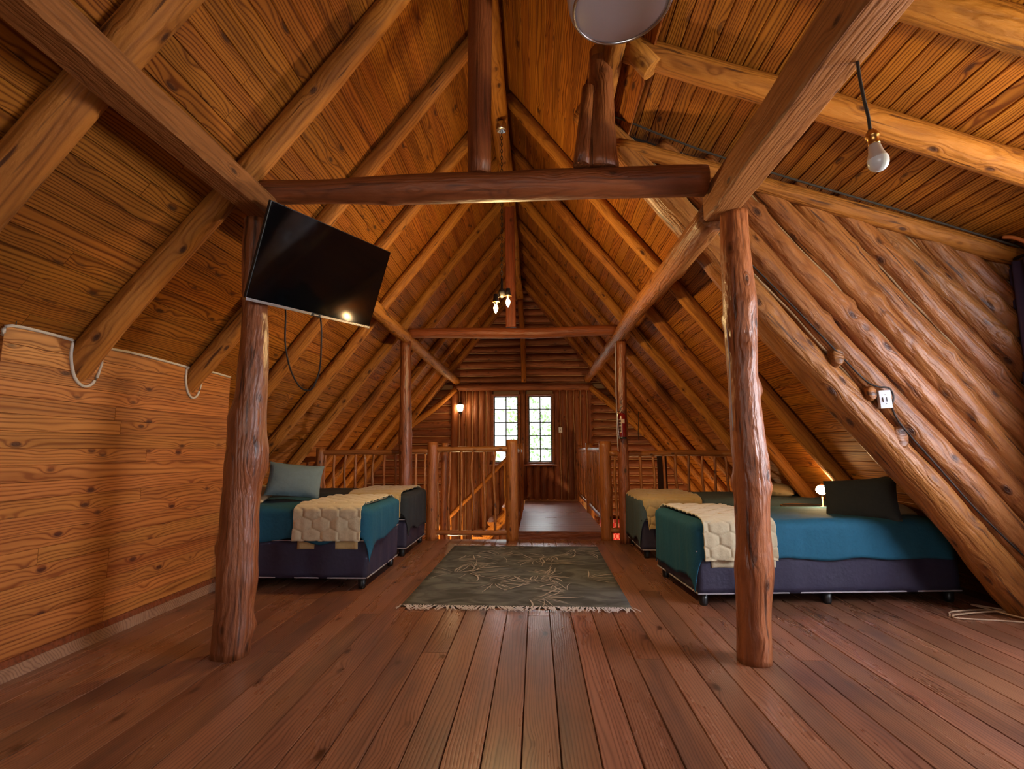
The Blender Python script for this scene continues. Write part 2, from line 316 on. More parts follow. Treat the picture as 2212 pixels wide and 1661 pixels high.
def lathe(name, prof, mat, parent=None, mw=None, seg=24, close=True):
    bm = bmesh.new(); rings = []
    for r, z in prof: rings.append([bm.verts.new((r * math.cos(2 * math.pi * k / seg), r * math.sin(2 * math.pi * k / seg), z)) for k in range(seg)] if r > 1e-6 else [bm.verts.new((0, 0, z))])
    for a_, b_ in zip(rings, rings[1:]):
        for s in range(seg):
            if len(a_) == 1 and len(b_) == 1: continue
            if len(a_) == 1: f = (a_[0], b_[(s + 1) % seg], b_[s])
            elif len(b_) == 1: f = (a_[s], a_[(s + 1) % seg], b_[0])
            else: f = (a_[s], a_[(s + 1) % seg], b_[(s + 1) % seg], b_[s])
            bm.faces.new(f).smooth = True
    bmesh.ops.recalc_face_normals(bm, faces=bm.faces)
    return obj(name, bm, mat, parent, mw=mw)
_pl = {}
def plank(name, p0, p1, nrm, width, thick, mat, parent, ch=0.003, rec=0.004):
    """tongue and groove board: its face looks along nrm, edges chamfered"""
    L_ = round((Vector(p1) - Vector(p0)).length, 3); key = (L_, width, thick, ch, rec, mat)
    mw = frame(p0, p1, nrm)
    if key in _pl:
        o = bpy.data.objects.new(name, _pl[key]); C.objects.link(o); o.parent = parent; o.matrix_basis = world_of(parent).inverted() @ mw if parent else mw; return o
    w2 = width / 2; prof = [(-w2, -thick), (w2, -thick), (w2, -rec), (w2 - ch, 0), (-w2 + ch, 0), (-w2, -rec)]
    bm = bmesh.new(); a_ = [bm.verts.new((0.0012, y, z)) for y, z in prof]; b_ = [bm.verts.new((L_ - 0.0012, y, z)) for y, z in prof]
    for i in range(6): bm.faces.new((a_[i], a_[(i + 1) % 6], b_[(i + 1) % 6], b_[i]))
    bm.faces.new(a_[::-1]); bm.faces.new(b_); bmesh.ops.recalc_face_normals(bm, faces=bm.faces)
    o = obj(name, bm, mat, parent, mw=mw); _pl[key] = o.data; return o

# ------------------------------------------------------------------ dimensions
RX, RZ, SL = -0.27, 4.665, 1.28            # roof: ridge line x, underside height at ridge, pitch
YB, YW, YE, YC = -2.2, 10.45, 6.47, 3.68   # rear end, gable wall, floor edge, dormer cheek
def zc(x): return RZ - SL * abs(x - RX)
def zd(x): return 3.77 - 0.38 * x
XJ = 0.69                                   # where the dormer ceiling leaves the main slope
CS = math.hypot(1, SL)

# ------------------------------------------------------------------ floor
fl = tag(obj('floor', boxes((-3.95, 3.45, YB, YE - 0.012, -0.20, -0.022)), 'dark'), kind='structure')
bw = 0.1432; x = -0.2065 - bw * 26
rj = random.Random(3)
i = 0
while x < 3.42:
    cuts = [YB]
    j = 1.79 if i % 2 == 0 else rj.choice([0.9, 2.9, 3.6])
    cuts.append(j + rj.uniform(-0.03, 0.03)); cuts.append(j + rj.choice([2.7, 3.0, 3.3])); cuts.append(YE)
    cuts = [c for c in cuts if c < YE - 0.3] + [YE]
    for a_, b_ in zip(cuts, cuts[1:]):
        plank('floor_board', (x + bw / 2, a_, rj.uniform(-0.0006, 0.0006)), (x + bw / 2, b_, 0), (0, 0, 1), bw - 0.0026, 0.02, 'floor', fl, 0.0028, 0.006)
    x += bw; i += 1

# ------------------------------------------------------------------ ceiling: backing, boards, rafters
def slab(bm, pts, d):
    d = Vector(d); a_ = [bm.verts.new(Vector(p)) for p in pts]; b_ = [bm.verts.new(Vector(p) + d) for p in pts]
    n_ = len(pts); bm.faces.new(a_); bm.faces.new(b_[::-1])
    for k in range(n_): bm.faces.new((a_[k], b_[k], b_[(k + 1) % n_], a_[(k + 1) % n_]))
bm = bmesh.new(); e_ = 0.018
XL, XR = RX - 3.85, RX + 3.85
slab(bm, [(XL, YB, zc(XL) + e_), (RX, YB, RZ + e_), (RX, YW + .3, RZ + e_), (XL, YW + .3, zc(XL) + e_)], (0, 0, 0.1))
slab(bm, [(RX, YB, RZ + e_), (XJ, YB, zc(XJ) + e_), (XJ, YW + .3, zc(XJ) + e_), (RX, YW + .3, RZ + e_)], (0, 0, 0.1))
slab(bm, [(XJ, YC + .06, zc(XJ) + e_), (XR, YC + .06, zc(XR) + e_), (XR, YW + .3, zc(XR) + e_), (XJ, YW + .3, zc(XJ) + e_)], (0, 0, 0.1))
slab(bm, [(XJ, YB, zd(XJ) + e_), (3.5, YB, zd(3.5) + e_), (3.5, YC + .1, zd(3.5) + e_), (XJ, YC + .1, zd(XJ) + e_)], (0, 0, 0.1))
bmesh.ops.recalc_face_normals(bm, faces=bm.faces)
ce = tag(obj('ceiling', bm, 'dark'), kind='structure')
cw = 0.099; nL = Vector((SL, 0, -1)).normalized(); nR = Vector((-SL, 0, -1)).normalized(); nD = Vector((-0.38, 0, -1)).normalized()
dxs = cw / CS
for k in range(62):
    xl = RX - (k + .5) * dxs
    c = rj.choice([2.3, 4.1, 5.2, 6.6, 7.9]) + rj.uniform(-.2, .2)
    for a_, b_ in ((YB, c), (c, YW)): plank('ceiling_board', (xl, a_, zc(xl)), (xl, b_, zc(xl)), nL, cw - .001, 0.014, 'ceil', ce, 0.0035, 0.006)
    xr = RX + (k + .5) * dxs
    if xr < XJ: plank('ceiling_board', (xr, YB, zc(xr)), (xr, c, zc(xr)), nR, cw - .001, 0.014, 'ceil', ce, 0.0035, 0.006); plank('ceiling_board', (xr, c, zc(xr)), (xr, YW, zc(xr)), nR, cw - .001, 0.014, 'ceil', ce, 0.0035, 0.006)
    elif xr > XJ + .02: plank('ceiling_board', (xr, YC, zc(xr)), (xr, YW, zc(xr)), nR, cw - .001, 0.014, 'ceil', ce, 0.0035, 0.006)
cd = 0.094; k = 0
while XJ + (k + .5) * cd / math.hypot(1, .38) < 3.46:
    xd = XJ + (k + .5) * cd / math.hypot(1, .38)
    plank('ceiling_board', (xd, YB, zd(xd)), (xd, YC, zd(xd)), nD, cd - .001, 0.014, 'ceil', ce, 0.005, 0.009); k += 1
RAF = [-1.83, -.91, 0.01, .93, 1.85, 2.77, 3.69, 4.62, 5.54, 6.46, 7.38, 8.30, 9.22, 10.14]
dz = 0.088
for k, y in enumerate(RAF):
    kq = max(0, 1 - max(0, y - 1.85) / 2.2); r0 = 0.060 + .022 * kq + rj.uniform(-.004, .004); r1 = 0.070 + .026 * kq + rj.uniform(-.004, .004); yo = rj.uniform(-.02, .02)
    xe = -3.55 if y < YE - .3 else -3.75
    log('rafter', [(RX - .03, y + yo, RZ - dz - .02), ((RX + xe + RX) / 2, y + yo, zc(RX + xe / 2) - dz), (RX + xe, y, zc(RX + xe) - dz)], [r0, (r0 + r1) / 2, r1], 'rafter', ce, 0.05, 0.03, 14, 0.15, knots=5)
    if y > 3.6:
        if y < 3.8: continue
        log('rafter', [(RX + .03, y + yo, RZ - dz - .02), (RX - xe, y, zc(RX - xe) - dz)], [r0, r1], 'rafter', ce, 0.05, 0.03, 14, 0.15, knots=5)
    else:
        log('rafter', [(RX + .03, y + yo, RZ - dz - .02), (XJ + .02, y, zc(XJ + .02) - dz)], [r0, r0], 'rafter', ce, 0.05, 0.02, 14, 0.15, knots=1)
for y in (-1.6, -.87, -.14, .59, 1.32, 2.05, 2.77):
    log('rafter', [(.56, y + .03, zd(.56) - .10), (3.4, y, zd(3.4) - .09)], [.076, .084], 'rafter', ce, 0.05, 0.03, 16, 0.12, knots=5)
log('ridge_pole', [(-.325, YB, 4.31), (-.325, 4, 4.28), (-.325, YW, 4.27)], [.09, .085, .08], 'rafter', ce, 0.05, 0.02, 14, 0.2, knots=5)
log('header_log', [(.49, YB, 3.44), (.49, 3.62, 3.44)], .06, 'rafter', ce, 0.05, 0.02, 12, 0.2)

# ------------------------------------------------------------------ posts, beams
def single(o, label, cat, group=None): return tag(o, label, cat, group)
pl = [(-1.657, 2.47, .080), (-1.659, 2.234, .08), (-1.653, 1.977, .068), (-1.642, 1.781, .075), (-1.637, 1.562, .083), (-1.638, 1.4, .086), (-1.653, 1.293, .101), (-1.646, 1.187, .103), (-1.638, 1.121, .110), (-1.644, 1.03, .114), (-1.656, .901, .101), (-1.661, .773, .1), (-1.658, .647, .1), (-1.66, .509, .103), (-1.654, .398, .106), (-1.658, .276, .099), (-1.663, .155, .099), (-1.665, .036, .096), (-1.666, 0, .098)]
pr = [(1.163, 2.46, .075), (1.157, 2.284, .078), (1.16, 2.01, .089), (1.159, 1.795, .087), (1.156, 1.532, .078), (1.159, 1.275, .083), (1.163, 1.124, .088), (1.17, 1.024, .091), (1.167, .901, .091), (1.159, .73, .087), (1.156, .586, .088), (1.15, .468, .096), (1.148, .397, .093), (1.136, .234, .084), (1.129, .074, .084), (1.125, 0, .083)]
single(log('log_post', [(a_, 2.85, b_) for a_, b_, c_ in pl[::-1]], [c_ for *_, c_ in pl[::-1]], 'post', None, 0.05, 0, 22, 0.035, knots=9, seed=11.3), 'knotty red-brown log post beside the wall-mounted television', 'post')
single(log('log_post', [(a_, 2.87, b_) for a_, b_, c_ in pr[::-1]], [c_ for *_, c_ in pr[::-1]], 'post', None, 0.05, 0, 22, 0.035, knots=9, seed=23.9), 'knotty red-brown log post in front of the near right bed', 'post')
b1 = [(-1.68, 2.655, .073), (-1.266, 2.649, .070), (-.841, 2.651, .083), (-.422, 2.652, .088), (-.192, 2.650, .086), (.13, 2.657, .088), (.537, 2.657, .087), (.806, 2.658, .09), (1.0, 2.655, .09)]
single(log('tie_beam', [(a_, 2.85, b_) for a_, b_, c_ in b1], [c_ for *_, c_ in b1], 'beam', None, 0.03, 0, 16, 0.06, knots=3, seed=5.1), 'dark red cross log spanning the two nearest posts', 'beam')
b2 = [(-1.60, 2.563, .062), (-1.143, 2.562, .063), (-.615, 2.555, .068), (-.033, 2.546, .066), (.544, 2.562, .066), (1.02, 2.572, .066)]
single(log('tie_beam', [(a_, 6.25, b_) for a_, b_, c_ in b2], [c_ for *_, c_ in b2], 'beam', None, 0.04, 0, 14, 0.08, knots=4, seed=6.1), 'thin dark red cross log over the railing, below the lit bulbs', 'beam')
def hewn(name, p0, p1, wx, wz, mat, sway=0.012, seed=1.0, parent=None):
    mw = frame(p0, p1); L_ = (Vector(p1) - Vector(p0)).length; bm = bmesh.new(); rings = []; n_ = int(L_ / .1)
    cc = 0.012
    pr_ = [(-wx + cc, -wz), (wx - cc, -wz), (wx, -wz + cc), (wx, wz - cc), (wx - cc, wz), (-wx + cc, wz), (-wx, wz - cc), (-wx, -wz + cc)]
    for k in range(n_ + 1):
        X = L_ * k / n_; oy = sway * noise.noise((X * 1.1 + seed, 1, 1)); oz = sway * noise.noise((X * 1.3 + seed, 5, 1))
        rings.append([bm.verts.new((X, y * (1 + .06 * noise.noise((X * 2 + seed, y * 9, z * 9))) + oy, z * (1 + .06 * noise.noise((X * 2.3, y * 9, z * 9 + seed))) + oz)) for y, z in pr_])
    for a_, b_ in zip(rings, rings[1:]):
        for s in range(8): bm.faces.new((a_[s], a_[(s + 1) % 8], b_[(s + 1) % 8], b_[s]))
    bm.faces.new(rings[0][::-1]); bm.faces.new(rings[-1]); bmesh.ops.recalc_face_normals(bm, faces=bm.faces)
    return obj(name, bm, mat, parent, mw=mw)
single(hewn('purlin', (-1.62, YB, 2.535), (-1.62, 2.93, 2.535), .075, .07, 'purlin', seed=2.2), 'squared brown timber running above the left post at upper left', 'beam')
single(hewn('purlin', (1.10, YB, 2.55), (1.10, 2.96, 2.55), .08, .095, 'purlin', seed=8.2), 'squared red-brown timber at upper right carrying the hanging bulb', 'beam')
single(log('purlin', [(-1.64, 2.95, 2.53), (-1.64, 6.2, 2.52), (-1.62, YW - .12, 2.50)], [.085, .075, .08], 'rafter', None, .06, .03, 14, .1, knots=8), 'round pole running back from the television to the gable wall', 'beam')
single(log('purlin', [(1.09, 2.98, 2.50), (1.05, 6.2, 2.51), (1.06, YW - .12, 2.50)], [.095, .082, .075], 'cheek', None, .07, .03, 14, .1, knots=8), 'round knotty pole running back from the right post to the gable wall', 'beam')
single(log('king_post', [(-.325, 2.86, 2.725), (-.322, 2.86, 4.24)], [.070, .078], 'beam', None, .05, .01, 14, .1, knots=2), 'upright log standing on the near cross log under the ridge', 'post')
single(log('king_post', [(.40, 2.86, 2.735), (.405, 2.86, 3.1), (.41, 2.86, 3.46)], [.102, .085, .072], 'post', None, .08, .02, 16, .05, knots=3), 'thick flared log stub on the near cross log below the round ceiling lamp', 'post')
single(log('king_post', [(.43, 2.95, 3.0), (.43, 2.95, 3.60)], [.066, .068], 'rafter', None, .05, .01, 14, .08, knots=1), 'pale log rising behind the flared stub to the dormer roof', 'post')
single(log('strut', [(.28, 2.80, 2.74), (.33, 2.82, 3.25)], [.05, .035], 'post', None, .05, .01, 10, .08), 'short split log leaning on the left side of the flared stub', 'post')
single(hewn('king_post', (-.298, 6.25, 2.62), (-.315, 6.25, 4.20), .062, .055, 'beam', 0.004, 4.0), 'squared dark upright behind the two lit bulbs', 'post')
single(log('king_post', [(-.235, 10.28, 2.46), (-.25, 10.28, 3.3), (-.30, 10.28, 4.2)], [.052, .055, .058], 'rafter', None, .05, .01, 12, .08, knots=3), 'slim pale upright log on the gable wall above the windows', 'post')
p2l = [(-1.633, 2.46, .068), (-1.621, 1.799, .070), (-1.608, 1.224, .079), (-1.596, .719, .080), (-1.59, 0, .082)]
p2r = [(1.066, 2.44, .063), (1.05, 1.776, .063), (1.047, 1.213, .062), (1.047, .663, .066), (1.045, 0, .068)]
single(log('log_post', [(a_, 6.25, b_) for a_, b_, c_ in p2l[::-1]], [c_ for *_, c_ in p2l[::-1]], 'post', None, .03, 0, 14, .07, knots=4), 'smooth red-brown log post behind the left beds at the railing', 'post')
single(log('log_post', [(a_, 6.25, b_) for a_, b_, c_ in p2r[::-1]], [c_ for *_, c_ in p2r[::-1]], 'post', None, .03, 0, 14, .07, knots=4), 'red-brown log post carrying the fire extinguisher', 'post')
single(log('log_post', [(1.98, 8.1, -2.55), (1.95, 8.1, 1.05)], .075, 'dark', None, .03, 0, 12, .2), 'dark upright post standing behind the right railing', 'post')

# ------------------------------------------------------------------ gable wall (back)
WIN = [(-.86, -.36, .845, 2.19), (-.148, .325, .845, 2.19)]
bk = YW + .055
bs = []
zs0 = -2.7
bs += [(-4.3, -.90, bk, bk + .12, zs0, 5.0), (.365, 3.8, bk, bk + .12, zs0, 5.0), (-.90, .365, bk, bk + .12, zs0, .80), (-.90, .365, bk, bk + .12, 2.235, 5.0), (-.32, -.188, bk, bk + .12, .80, 2.235)]
wb = tag(obj('wall_back', boxes(*bs), 'backing'), kind='structure')
r_ = .092; s_ = .158
z = 2.53
while z < 4.45:
    h = (RZ - .02 - z) / SL
    if h < .1: break
    log('wall_log', [(RX - h, YW, z), (RX + h, YW, z)], r_, 'gable', wb, .07, .02, 12, .12, knots=3); z += s_
z = -2.5
while z < 2.36:
    h = min((RZ - .02 - z) / SL, 3.6)
    log('wall_log', [(RX - h, YW, z), (-1.66, YW, z)], r_, 'gable', wb, .07, .02, 12, .12, knots=2)
    log('wall_log', [(1.12, YW, z), (RX + h, YW, z)], r_, 'gable', wb, .07, .02, 12, .12, knots=2); z += s_
log('lintel_log', [(-1.70, YW - .05, 2.375), (1.16, YW - .05, 2.375)], .078, 'gable', wb, .04, .01, 12, .1, knots=4)
x = -1.635
while x < 1.12:
    r2 = .078
    inwin = any(a_ - .07 < x < b_ + .07 for a_, b_, *_ in WIN)
    zb = .1 if x > -.3 else -2.6
    if inwin: log('wall_log', [(x, YW - .0, zb), (x, YW - .0, .765)], r2 * .95, 'gable', wb, .05, .01, 12, .12, knots=1)
    else: log('wall_log', [(x, YW - .0, zb), (x, YW - .0, 2.33)], r2, 'gable', wb, .05, .012, 12, .12, knots=3)
    x += .1375
log('corner_log', [(-1.66, YW - .10, -2.6), (-1.66, YW - .10, 2.30)], .075, 'gable', wb, .05, .01, 12, .12, knots=3)
# the slanting logs lying on the gable wall
log('brace_log', [(-1.62, 10.26, 2.33), (-2.05, 10.26, 1.95), (-2.53, 10.26, 1.60), (-3.30, 10.26, 1.0), (-4.0, 10.26, .48)], [.055, .06, .065, .07, .07], 'rafter', wb, .06, 0, 12, .12, knots=4)
log('brace_log', [(1.10, 10.26, 2.35), (1.43, 10.26, 2.07), (1.87, 10.26, 1.70), (2.27, 10.26, 1.34), (2.75, 10.26, .99), (3.36, 10.26, .56)], [.055, .075, .08, .085, .08, .08], 'rafter', wb, .08, 0, 12, .12, knots=4)
h = 3.55
log('rake_log', [(RX - .05, YW - .12, RZ - .12), (RX - h, YW - .12, zc(RX - h) - .08)], .075, 'gable', wb, .05, .01, 12, .15, knots=3)
log('rake_log', [(RX + .05, YW - .12, RZ - .12), (RX + h, YW - .12, zc(RX + h) - .08)], .075, 'gable', wb, .05, .01, 12, .15, knots=3)
for wi, (x0, x1, z0, z1) in enumerate(WIN):
    t = .035; y0, y1 = YW - .09, YW + .10
    wf = tag(obj('window_%d' % (wi + 1), boxes((x0 - t - .01, x0, y0, y1, z0 - t, z1 + t), (x1, x1 + t + .01, y0, y1, z0 - t, z1 + t), (x0, x1, y0, y1, z1, z1 + t), (x0, x1, y0, y1, z0 - t, z0)), 'gable'), kind='structure')
    sa = .012; yy0, yy1 = YW - .01, YW + .03
    obj('sash', boxes((x0, x0 + .022, yy0, yy1, z0, z1), (x1 - .022, x1, yy0, yy1, z0, z1), (x0 + .022, x1 - .022, yy0, yy1, z1 - .022, z1), (x0 + .022, x1 - .022, yy0, yy1, z0, z0 + .022)), 'iron', wf)
    xm = (x0 + x1) / 2
    obj('glazing_bar', boxes((xm - .011, xm + .011, yy0, yy1, z0 + .022, z1 - .022)), 'iron', wf)
    for k in range(1, 5):
        zz = z0 + (z1 - z0) * k / 5; obj('glazing_bar', boxes((x0 + .022, x1 - .022, yy0 + .003, yy1 - .003, zz - .0095, zz + .0095)), 'iron', wf)
    for k in range(5):
        for q in (0, 1):
            za, zb = z0 + (z1 - z0) * k / 5 + .006, z0 + (z1 - z0) * (k + 1) / 5 - .006
            xa, xb = (x0 + .015, xm - .008) if q == 0 else (xm + .008, x1 - .015)
            obj('pane', boxes((xa, xb, YW + .008, YW + .011, za, zb)), 'glass', wf)
    obj('sill', bevel(boxes((x0 - .09, x1 + .09, YW - .17, YW + .02, z0 - .075, z0 - .036)), .006), 'gable', wf)

# ------------------------------------------------------------------ right dormer cheek and outer walls
LX = lambda s, q: None
wr = tag(obj('wall_right', boxes((3.36, 3.46, YB, .62, 0, 2.52), (3.36, 3.46, 2.86, YC + .1, 0, 2.52), (3.36, 3.46, .62, 2.86, 0, .72), (3.36, 3.46, .62, 2.86, 2.2, 2.52)), 'gable'), kind='structure')
# window in the dormer wall
w3 = tag(obj('window_3', boxes((3.34, 3.44, .62, .70, .72, 2.2), (3.34, 3.44, 2.78, 2.86, .72, 2.2), (3.34, 3.44, .70, 2.78, 2.13, 2.2), (3.34, 3.44, .70, 2.78, .72, .79), (3.36, 3.42, 1.71, 1.77, .79, 2.13)), 'beam'), kind='structure')
obj('pane', boxes((3.385, 3.39, .70, 1.71, .79, 2.13)), 'glass', w3); obj('pane', boxes((3.385, 3.39, 1.77, 2.78, .79, 2.13)), 'glass', w3)
# cheek: triangular wall between main slope and dormer roof, logs laid along the slope
bm = bmesh.new(); A_ = (XJ - .02, YC + .03, zd(XJ) - .02)
slab(bm, [(XJ - .1, YC + .02, zc(XJ - .1) - .1), (3.46, YC + .02, zd(3.46)), (3.46, YC + .02, 0), (3.3, YC + .02, 0)], (0, .05, 0))
bmesh.ops.recalc_face_normals(bm, faces=bm.faces)
wc = tag(obj('wall_dormer', bm, 'backing'), kind='structure')
dr = Vector((1, 0, -SL)).normalized(); up = Vector((SL, 0, 1)).normalized()
base = Vector((1.355, YC - .05, 2.455))
offs = [0, .215, .395, .57, .735, .895, 1.05, 1.20, 1.345, 1.49, 1.63]
rads = [.112, .105, .098, .092, .092, .088, .085, .085, .082, .08, .08]
for k, (o_, r) in enumerate(zip(offs, rads)):
    P = base + up * o_
    # upper end: meets dormer ceiling ; P + t*dr : z = zd(x)-.1
    t0 = (P.z - (3.70 - .38 * P.x)) / (-(dr.z + .38 * dr.x)); t0 = -((3.70 - .38 * P.x) - P.z) / (-(dr.z) - .38 * dr.x) if True else t0
    t1x = (3.36 - P.x) / dr.x; t1z = (P.z - (-.02)) / -dr.z; t1 = min(t1x, t1z)
    if k == 0: t1 = (P.z + .05) / -dr.z
    if k == 0: t0 = -(P.x - XJ + .3) / dr.x
    p0 = P + dr * t0; p1 = P + dr * t1; pm = (p0 + p1) / 2
    if (p1 - p0).length < .12: continue
    log('wall_log', [p0, pm, p1], [r * .92, r, r * 1.12], 'cheek', wc, .10, .035, 18, .06, knots=max(2, int((p1 - p0).length * 3)), seed=40 + k * 3.3)
bmk = bmesh.new()
def strand(bm, p0, p1, r, n_=24, wob=.006, sd=0.0):
    p0 = Vector(p0); p1 = Vector(p1); rings = []
    for k in range(n_ + 1):
        c = p0.lerp(p1, k / n_); c = c + Vector((noise.noise((c.x * 3 + sd, c.z * 3, 1)), 0, noise.noise((c.x * 3 + sd, c.z * 3, 7)))) * wob; rr_ = r * (1 + .5 * noise.noise((k * .6 + sd, 2, 2)))
        d = (p1 - p0).normalized(); u_ = d.cross(Vector((0, 1, 0))); u_ = u_.normalized() if u_.length > .1 else Vector((1, 0, 0)); v_ = d.cross(u_)
        rings.append([bm.verts.new(c + (u_ * math.cos(a_ * 1.2566) + v_ * math.sin(a_ * 1.2566)) * rr_) for a_ in range(5)])
    for a_, b_ in zip(rings, rings[1:]):
        for q in range(5): bm.faces.new((a_[q], a_[(q + 1) % 5], b_[(q + 1) % 5], b_[q])).smooth = True
for k in range(10):
    P = base + up * ((offs[k] + rads[k] + offs[k + 1] - rads[k + 1]) / 2) + Vector((0, -.022, 0))
    t0 = -((3.70 - .38 * P.x) - P.z) / (-(dr.z) - .38 * dr.x); t1 = min((3.36 - P.x) / dr.x, P.z / -dr.z)
    if t1 > t0 + .1: strand(bmk, P + dr * t0, P + dr * t1, .009, 60, .02, k)
bmesh.ops.recalc_face_normals(bmk, faces=bmk.faces)
obj('sealant', bmk, 'seal', wc)['kind'] = 'stuff'
bmk = bmesh.new(); z = 2.53 - s_ / 2
while z < 4.3:
    h = (RZ - .05 - z) / SL; strand(bmk, (RX - h, YW - .062, z), (RX + h, YW - .062, z), .0075, 40, .008, z); z += s_
z = -2.5 + s_ / 2
while z < 2.3:
    h = min((RZ - .05 - z) / SL, 3.5); strand(bmk, (RX - h, YW - .062, z), (-1.74, YW - .062, z), .0075, 24, .008, z); strand(bmk, (1.17, YW - .062, z), (RX + h, YW - .062, z), .0075, 24, .008, z + 9); z += s_
x = -1.635 + .1375 / 2
while x < 1.12:
    if not any(a_ - .07 < x < b_ + .07 for a_, b_, *_ in WIN): strand(bmk, (x, YW - .055, .12 if x > -.3 else -2.5), (x, YW - .055, 2.3), .006, 30, .006, x)
    x += .1375
bmesh.ops.recalc_face_normals(bmk, faces=bmk.faces)
obj('sealant', bmk, 'backing', wb)['kind'] = 'stuff'
log('top_log', [(.62, YC - .13, zd(.62) - .20), (3.34, YC - .13, zd(3.34) - .085)], [.05, .07], 'rafter', wc, .08, .02, 14, .1, knots=3)
# cut branch stubs standing proud on the lowest cheek logs
for (sx, sz, rr_) in ((2.06, 1.72, .040), (2.26, 1.47, .032), (2.42, 1.17, .048)):
    lathe('branch_stub', [(0, .02), (rr_ * .8, .02), (rr_, .012), (rr_ * 1.15, -.05)], 'cheek', wc, Matrix.Translation((sx, YC - .155, sz)) @ Matrix.Rotation(math.radians(80), 4, 'X') @ Matrix.Diagonal((1, 1.5, 1, 1)), 16)
# left/right side walls of the void and rear end
tag(obj('wall_left', boxes((-4.15, -3.98, YB, YW, -2.7, .05)), 'gable'), kind='structure')
tag(obj('wall_right_lower', boxes((3.46, 3.6, YC, YW, -2.7, .05)), 'gable'), kind='structure')
tag(obj('wall_rear', boxes((-4.1, -1.6, YB - .1, YB, -.1, 2.6), (.8, 3.5, YB - .1, YB, -.1, 3.6), (-1.6, .8, YB - .1, YB, -.1, 1.0), (-1.6, .8, YB - .1, YB, 2.4, 4.7)), 'panel'), kind='structure')
bm = boxes((-4.1, 3.6, YE + .02, YW + .05, -2.75, -2.65)); lf = tag(obj('floor_lower', bm, 'floor'), kind='structure')
tag(obj('wall_lower_front', boxes((-4.1, 3.6, YE - .15, YE - .05, -2.7, -.20)), 'gable'), kind='structure')

# ------------------------------------------------------------------ knee wall (boxed partition) on the left
KX, KY0, KY1 = -2.573, 2.30, 4.145
kt = zc(KX)
bm = bmesh.new(); slab(bm, [(KX - .03, KY0 + .02, 0), (KX - .03, KY1 - .02, 0), (KX - .03, KY1 - .02, kt), (KX - .03, KY0 + .02, kt)], (-.06, 0, 0))
slab(bm, [(KX - .09, KY1 - .02, 0), (KX - .6, KY1 - .02, 0), (KX - .6, KY1 - .02, zc(KX - .6)), (KX - .09, KY1 - .02, zc(KX - .09))], (0, -.05, 0))
slab(bm, [(KX - .09, KY0 + .02, 0), (KX - .6, KY0 + .02, 0), (KX - .6, KY0 + .02, zc(KX - .6)), (KX - .09, KY0 + .02, zc(KX - .09))], (0, .05, 0))
bmesh.ops.recalc_face_normals(bm, faces=bm.faces)
kw = tag(obj('wall_partition', bm, 'dark'), kind='structure')
nb = 20; bh = (kt - .01) / nb
for k in range(nb):
    zz = .005 + (k + .5) * bh; j = rj.choice([None, 3.05, None, 3.0, 2.6]) if k not in (13, 12) else None
    cuts = [KY0, KY1] if j is None else [KY0, j, KY1]
    if k == 12: cuts = [KY0, 3.28, KY1]
    if k == 9: cuts = [KY0, 3.26, KY1]
    for a_, b_ in zip(cuts, cuts[1:]): plank('wall_board', (KX, a_, zz), (KX, b_, zz), (1, 0, 0), bh - .0006, .028, 'panel', kw, .0016, .003)
    zt = .005 + (k + 1) * bh
    xe = min(.6, (RZ - zt) / SL + RX - 0 - (-KX) if False else .6)
    xlim = KX - max(.05, (RX - KX) * 0 + ((zc(KX) - zt) / SL))
    for yy, nn in ((KY1, (0, 1, 0)), (KY0, (0, -1, 0))):
        plank('wall_board', (KX, yy, zz), (max(KX - .6, KX - .001 - .6), yy, zz) if zt < zc(KX - .6) else (KX - max(.03, (kt - zt) / SL), yy, zz), nn, bh - .0006, .02, 'panel', kw, .0016, .003)
bb = tag(obj('baseboard_left', boxes((KX + .001, KX + .02, KY0 - .02, KY1, 0, .065)), 'skirting'), kind='structure')
obj('cap_strip', boxes((KX + .001, KX + .014, KY0 - .02, KY1, .065, .10)), 'beam', bb)
# caulk line along the top of the partition and round the two rafter feet
ck = [(KX + .004, KY0 - .01, kt - .06), (KX + .004, KY0 + .03, kt - .004)]
for yr, q in ((2.77, 1.12), (3.69, 1.0)):
    ck += [(KX + .004, yr - .125 * q, kt - .004), (KX + .004, yr - .098 * q, kt - .02), (KX + .006, yr - .098 * q, kt - .10), (KX + .006, yr - .068 * q, kt - .185 * q), (KX + .006, yr - .01, kt - .225 * q), (KX + .006, yr + .05 * q, kt - .19 * q), (KX - .002, yr + .09 * q, kt - .10), (KX + .004, yr + .12 * q, kt - .004)]
ck += [(KX + .004, KY1 - .01, kt - .004)]
tube('caulk', ck, .0085, 'caulk', kw, 6, 4)

# ------------------------------------------------------------------ walkway
wk = empty('walkway', (.30, 8.45, 0), label='raised boarded walkway leading to the gable windows', cat='walkway')
obj('riser', bevel(boxes((-.23, .835, YE - .005, YE + .03, -.02, .098)), .004), 'beam', wk, mw=Matrix.Identity(4))
obj('joist', boxes((-.215, -.16, YE + .03, YW - .1, -.12, .078), (.76, .82, YE + .03, YW - .1, -.12, .078)), 'beam', wk, mw=Matrix.Identity(4))
k = 0; y = YE + .045
while y < YW - .1:
    plank('deck_board', (-.225, y, .098), (.83, y, .098), (0, 0, 1), .086, .02, 'deck', wk, .004, .004); y += .088
# edge boards of the floor at the void
tag(obj('trim_1', boxes((-4.0, -.24, YE - .012, YE + .02, -.18, -.003)), 'beam'), kind='structure')
tag(obj('trim_2', boxes((.84, 3.45, YE - .012, YE + .02, -.18, -.003)), 'beam'), kind='structure')

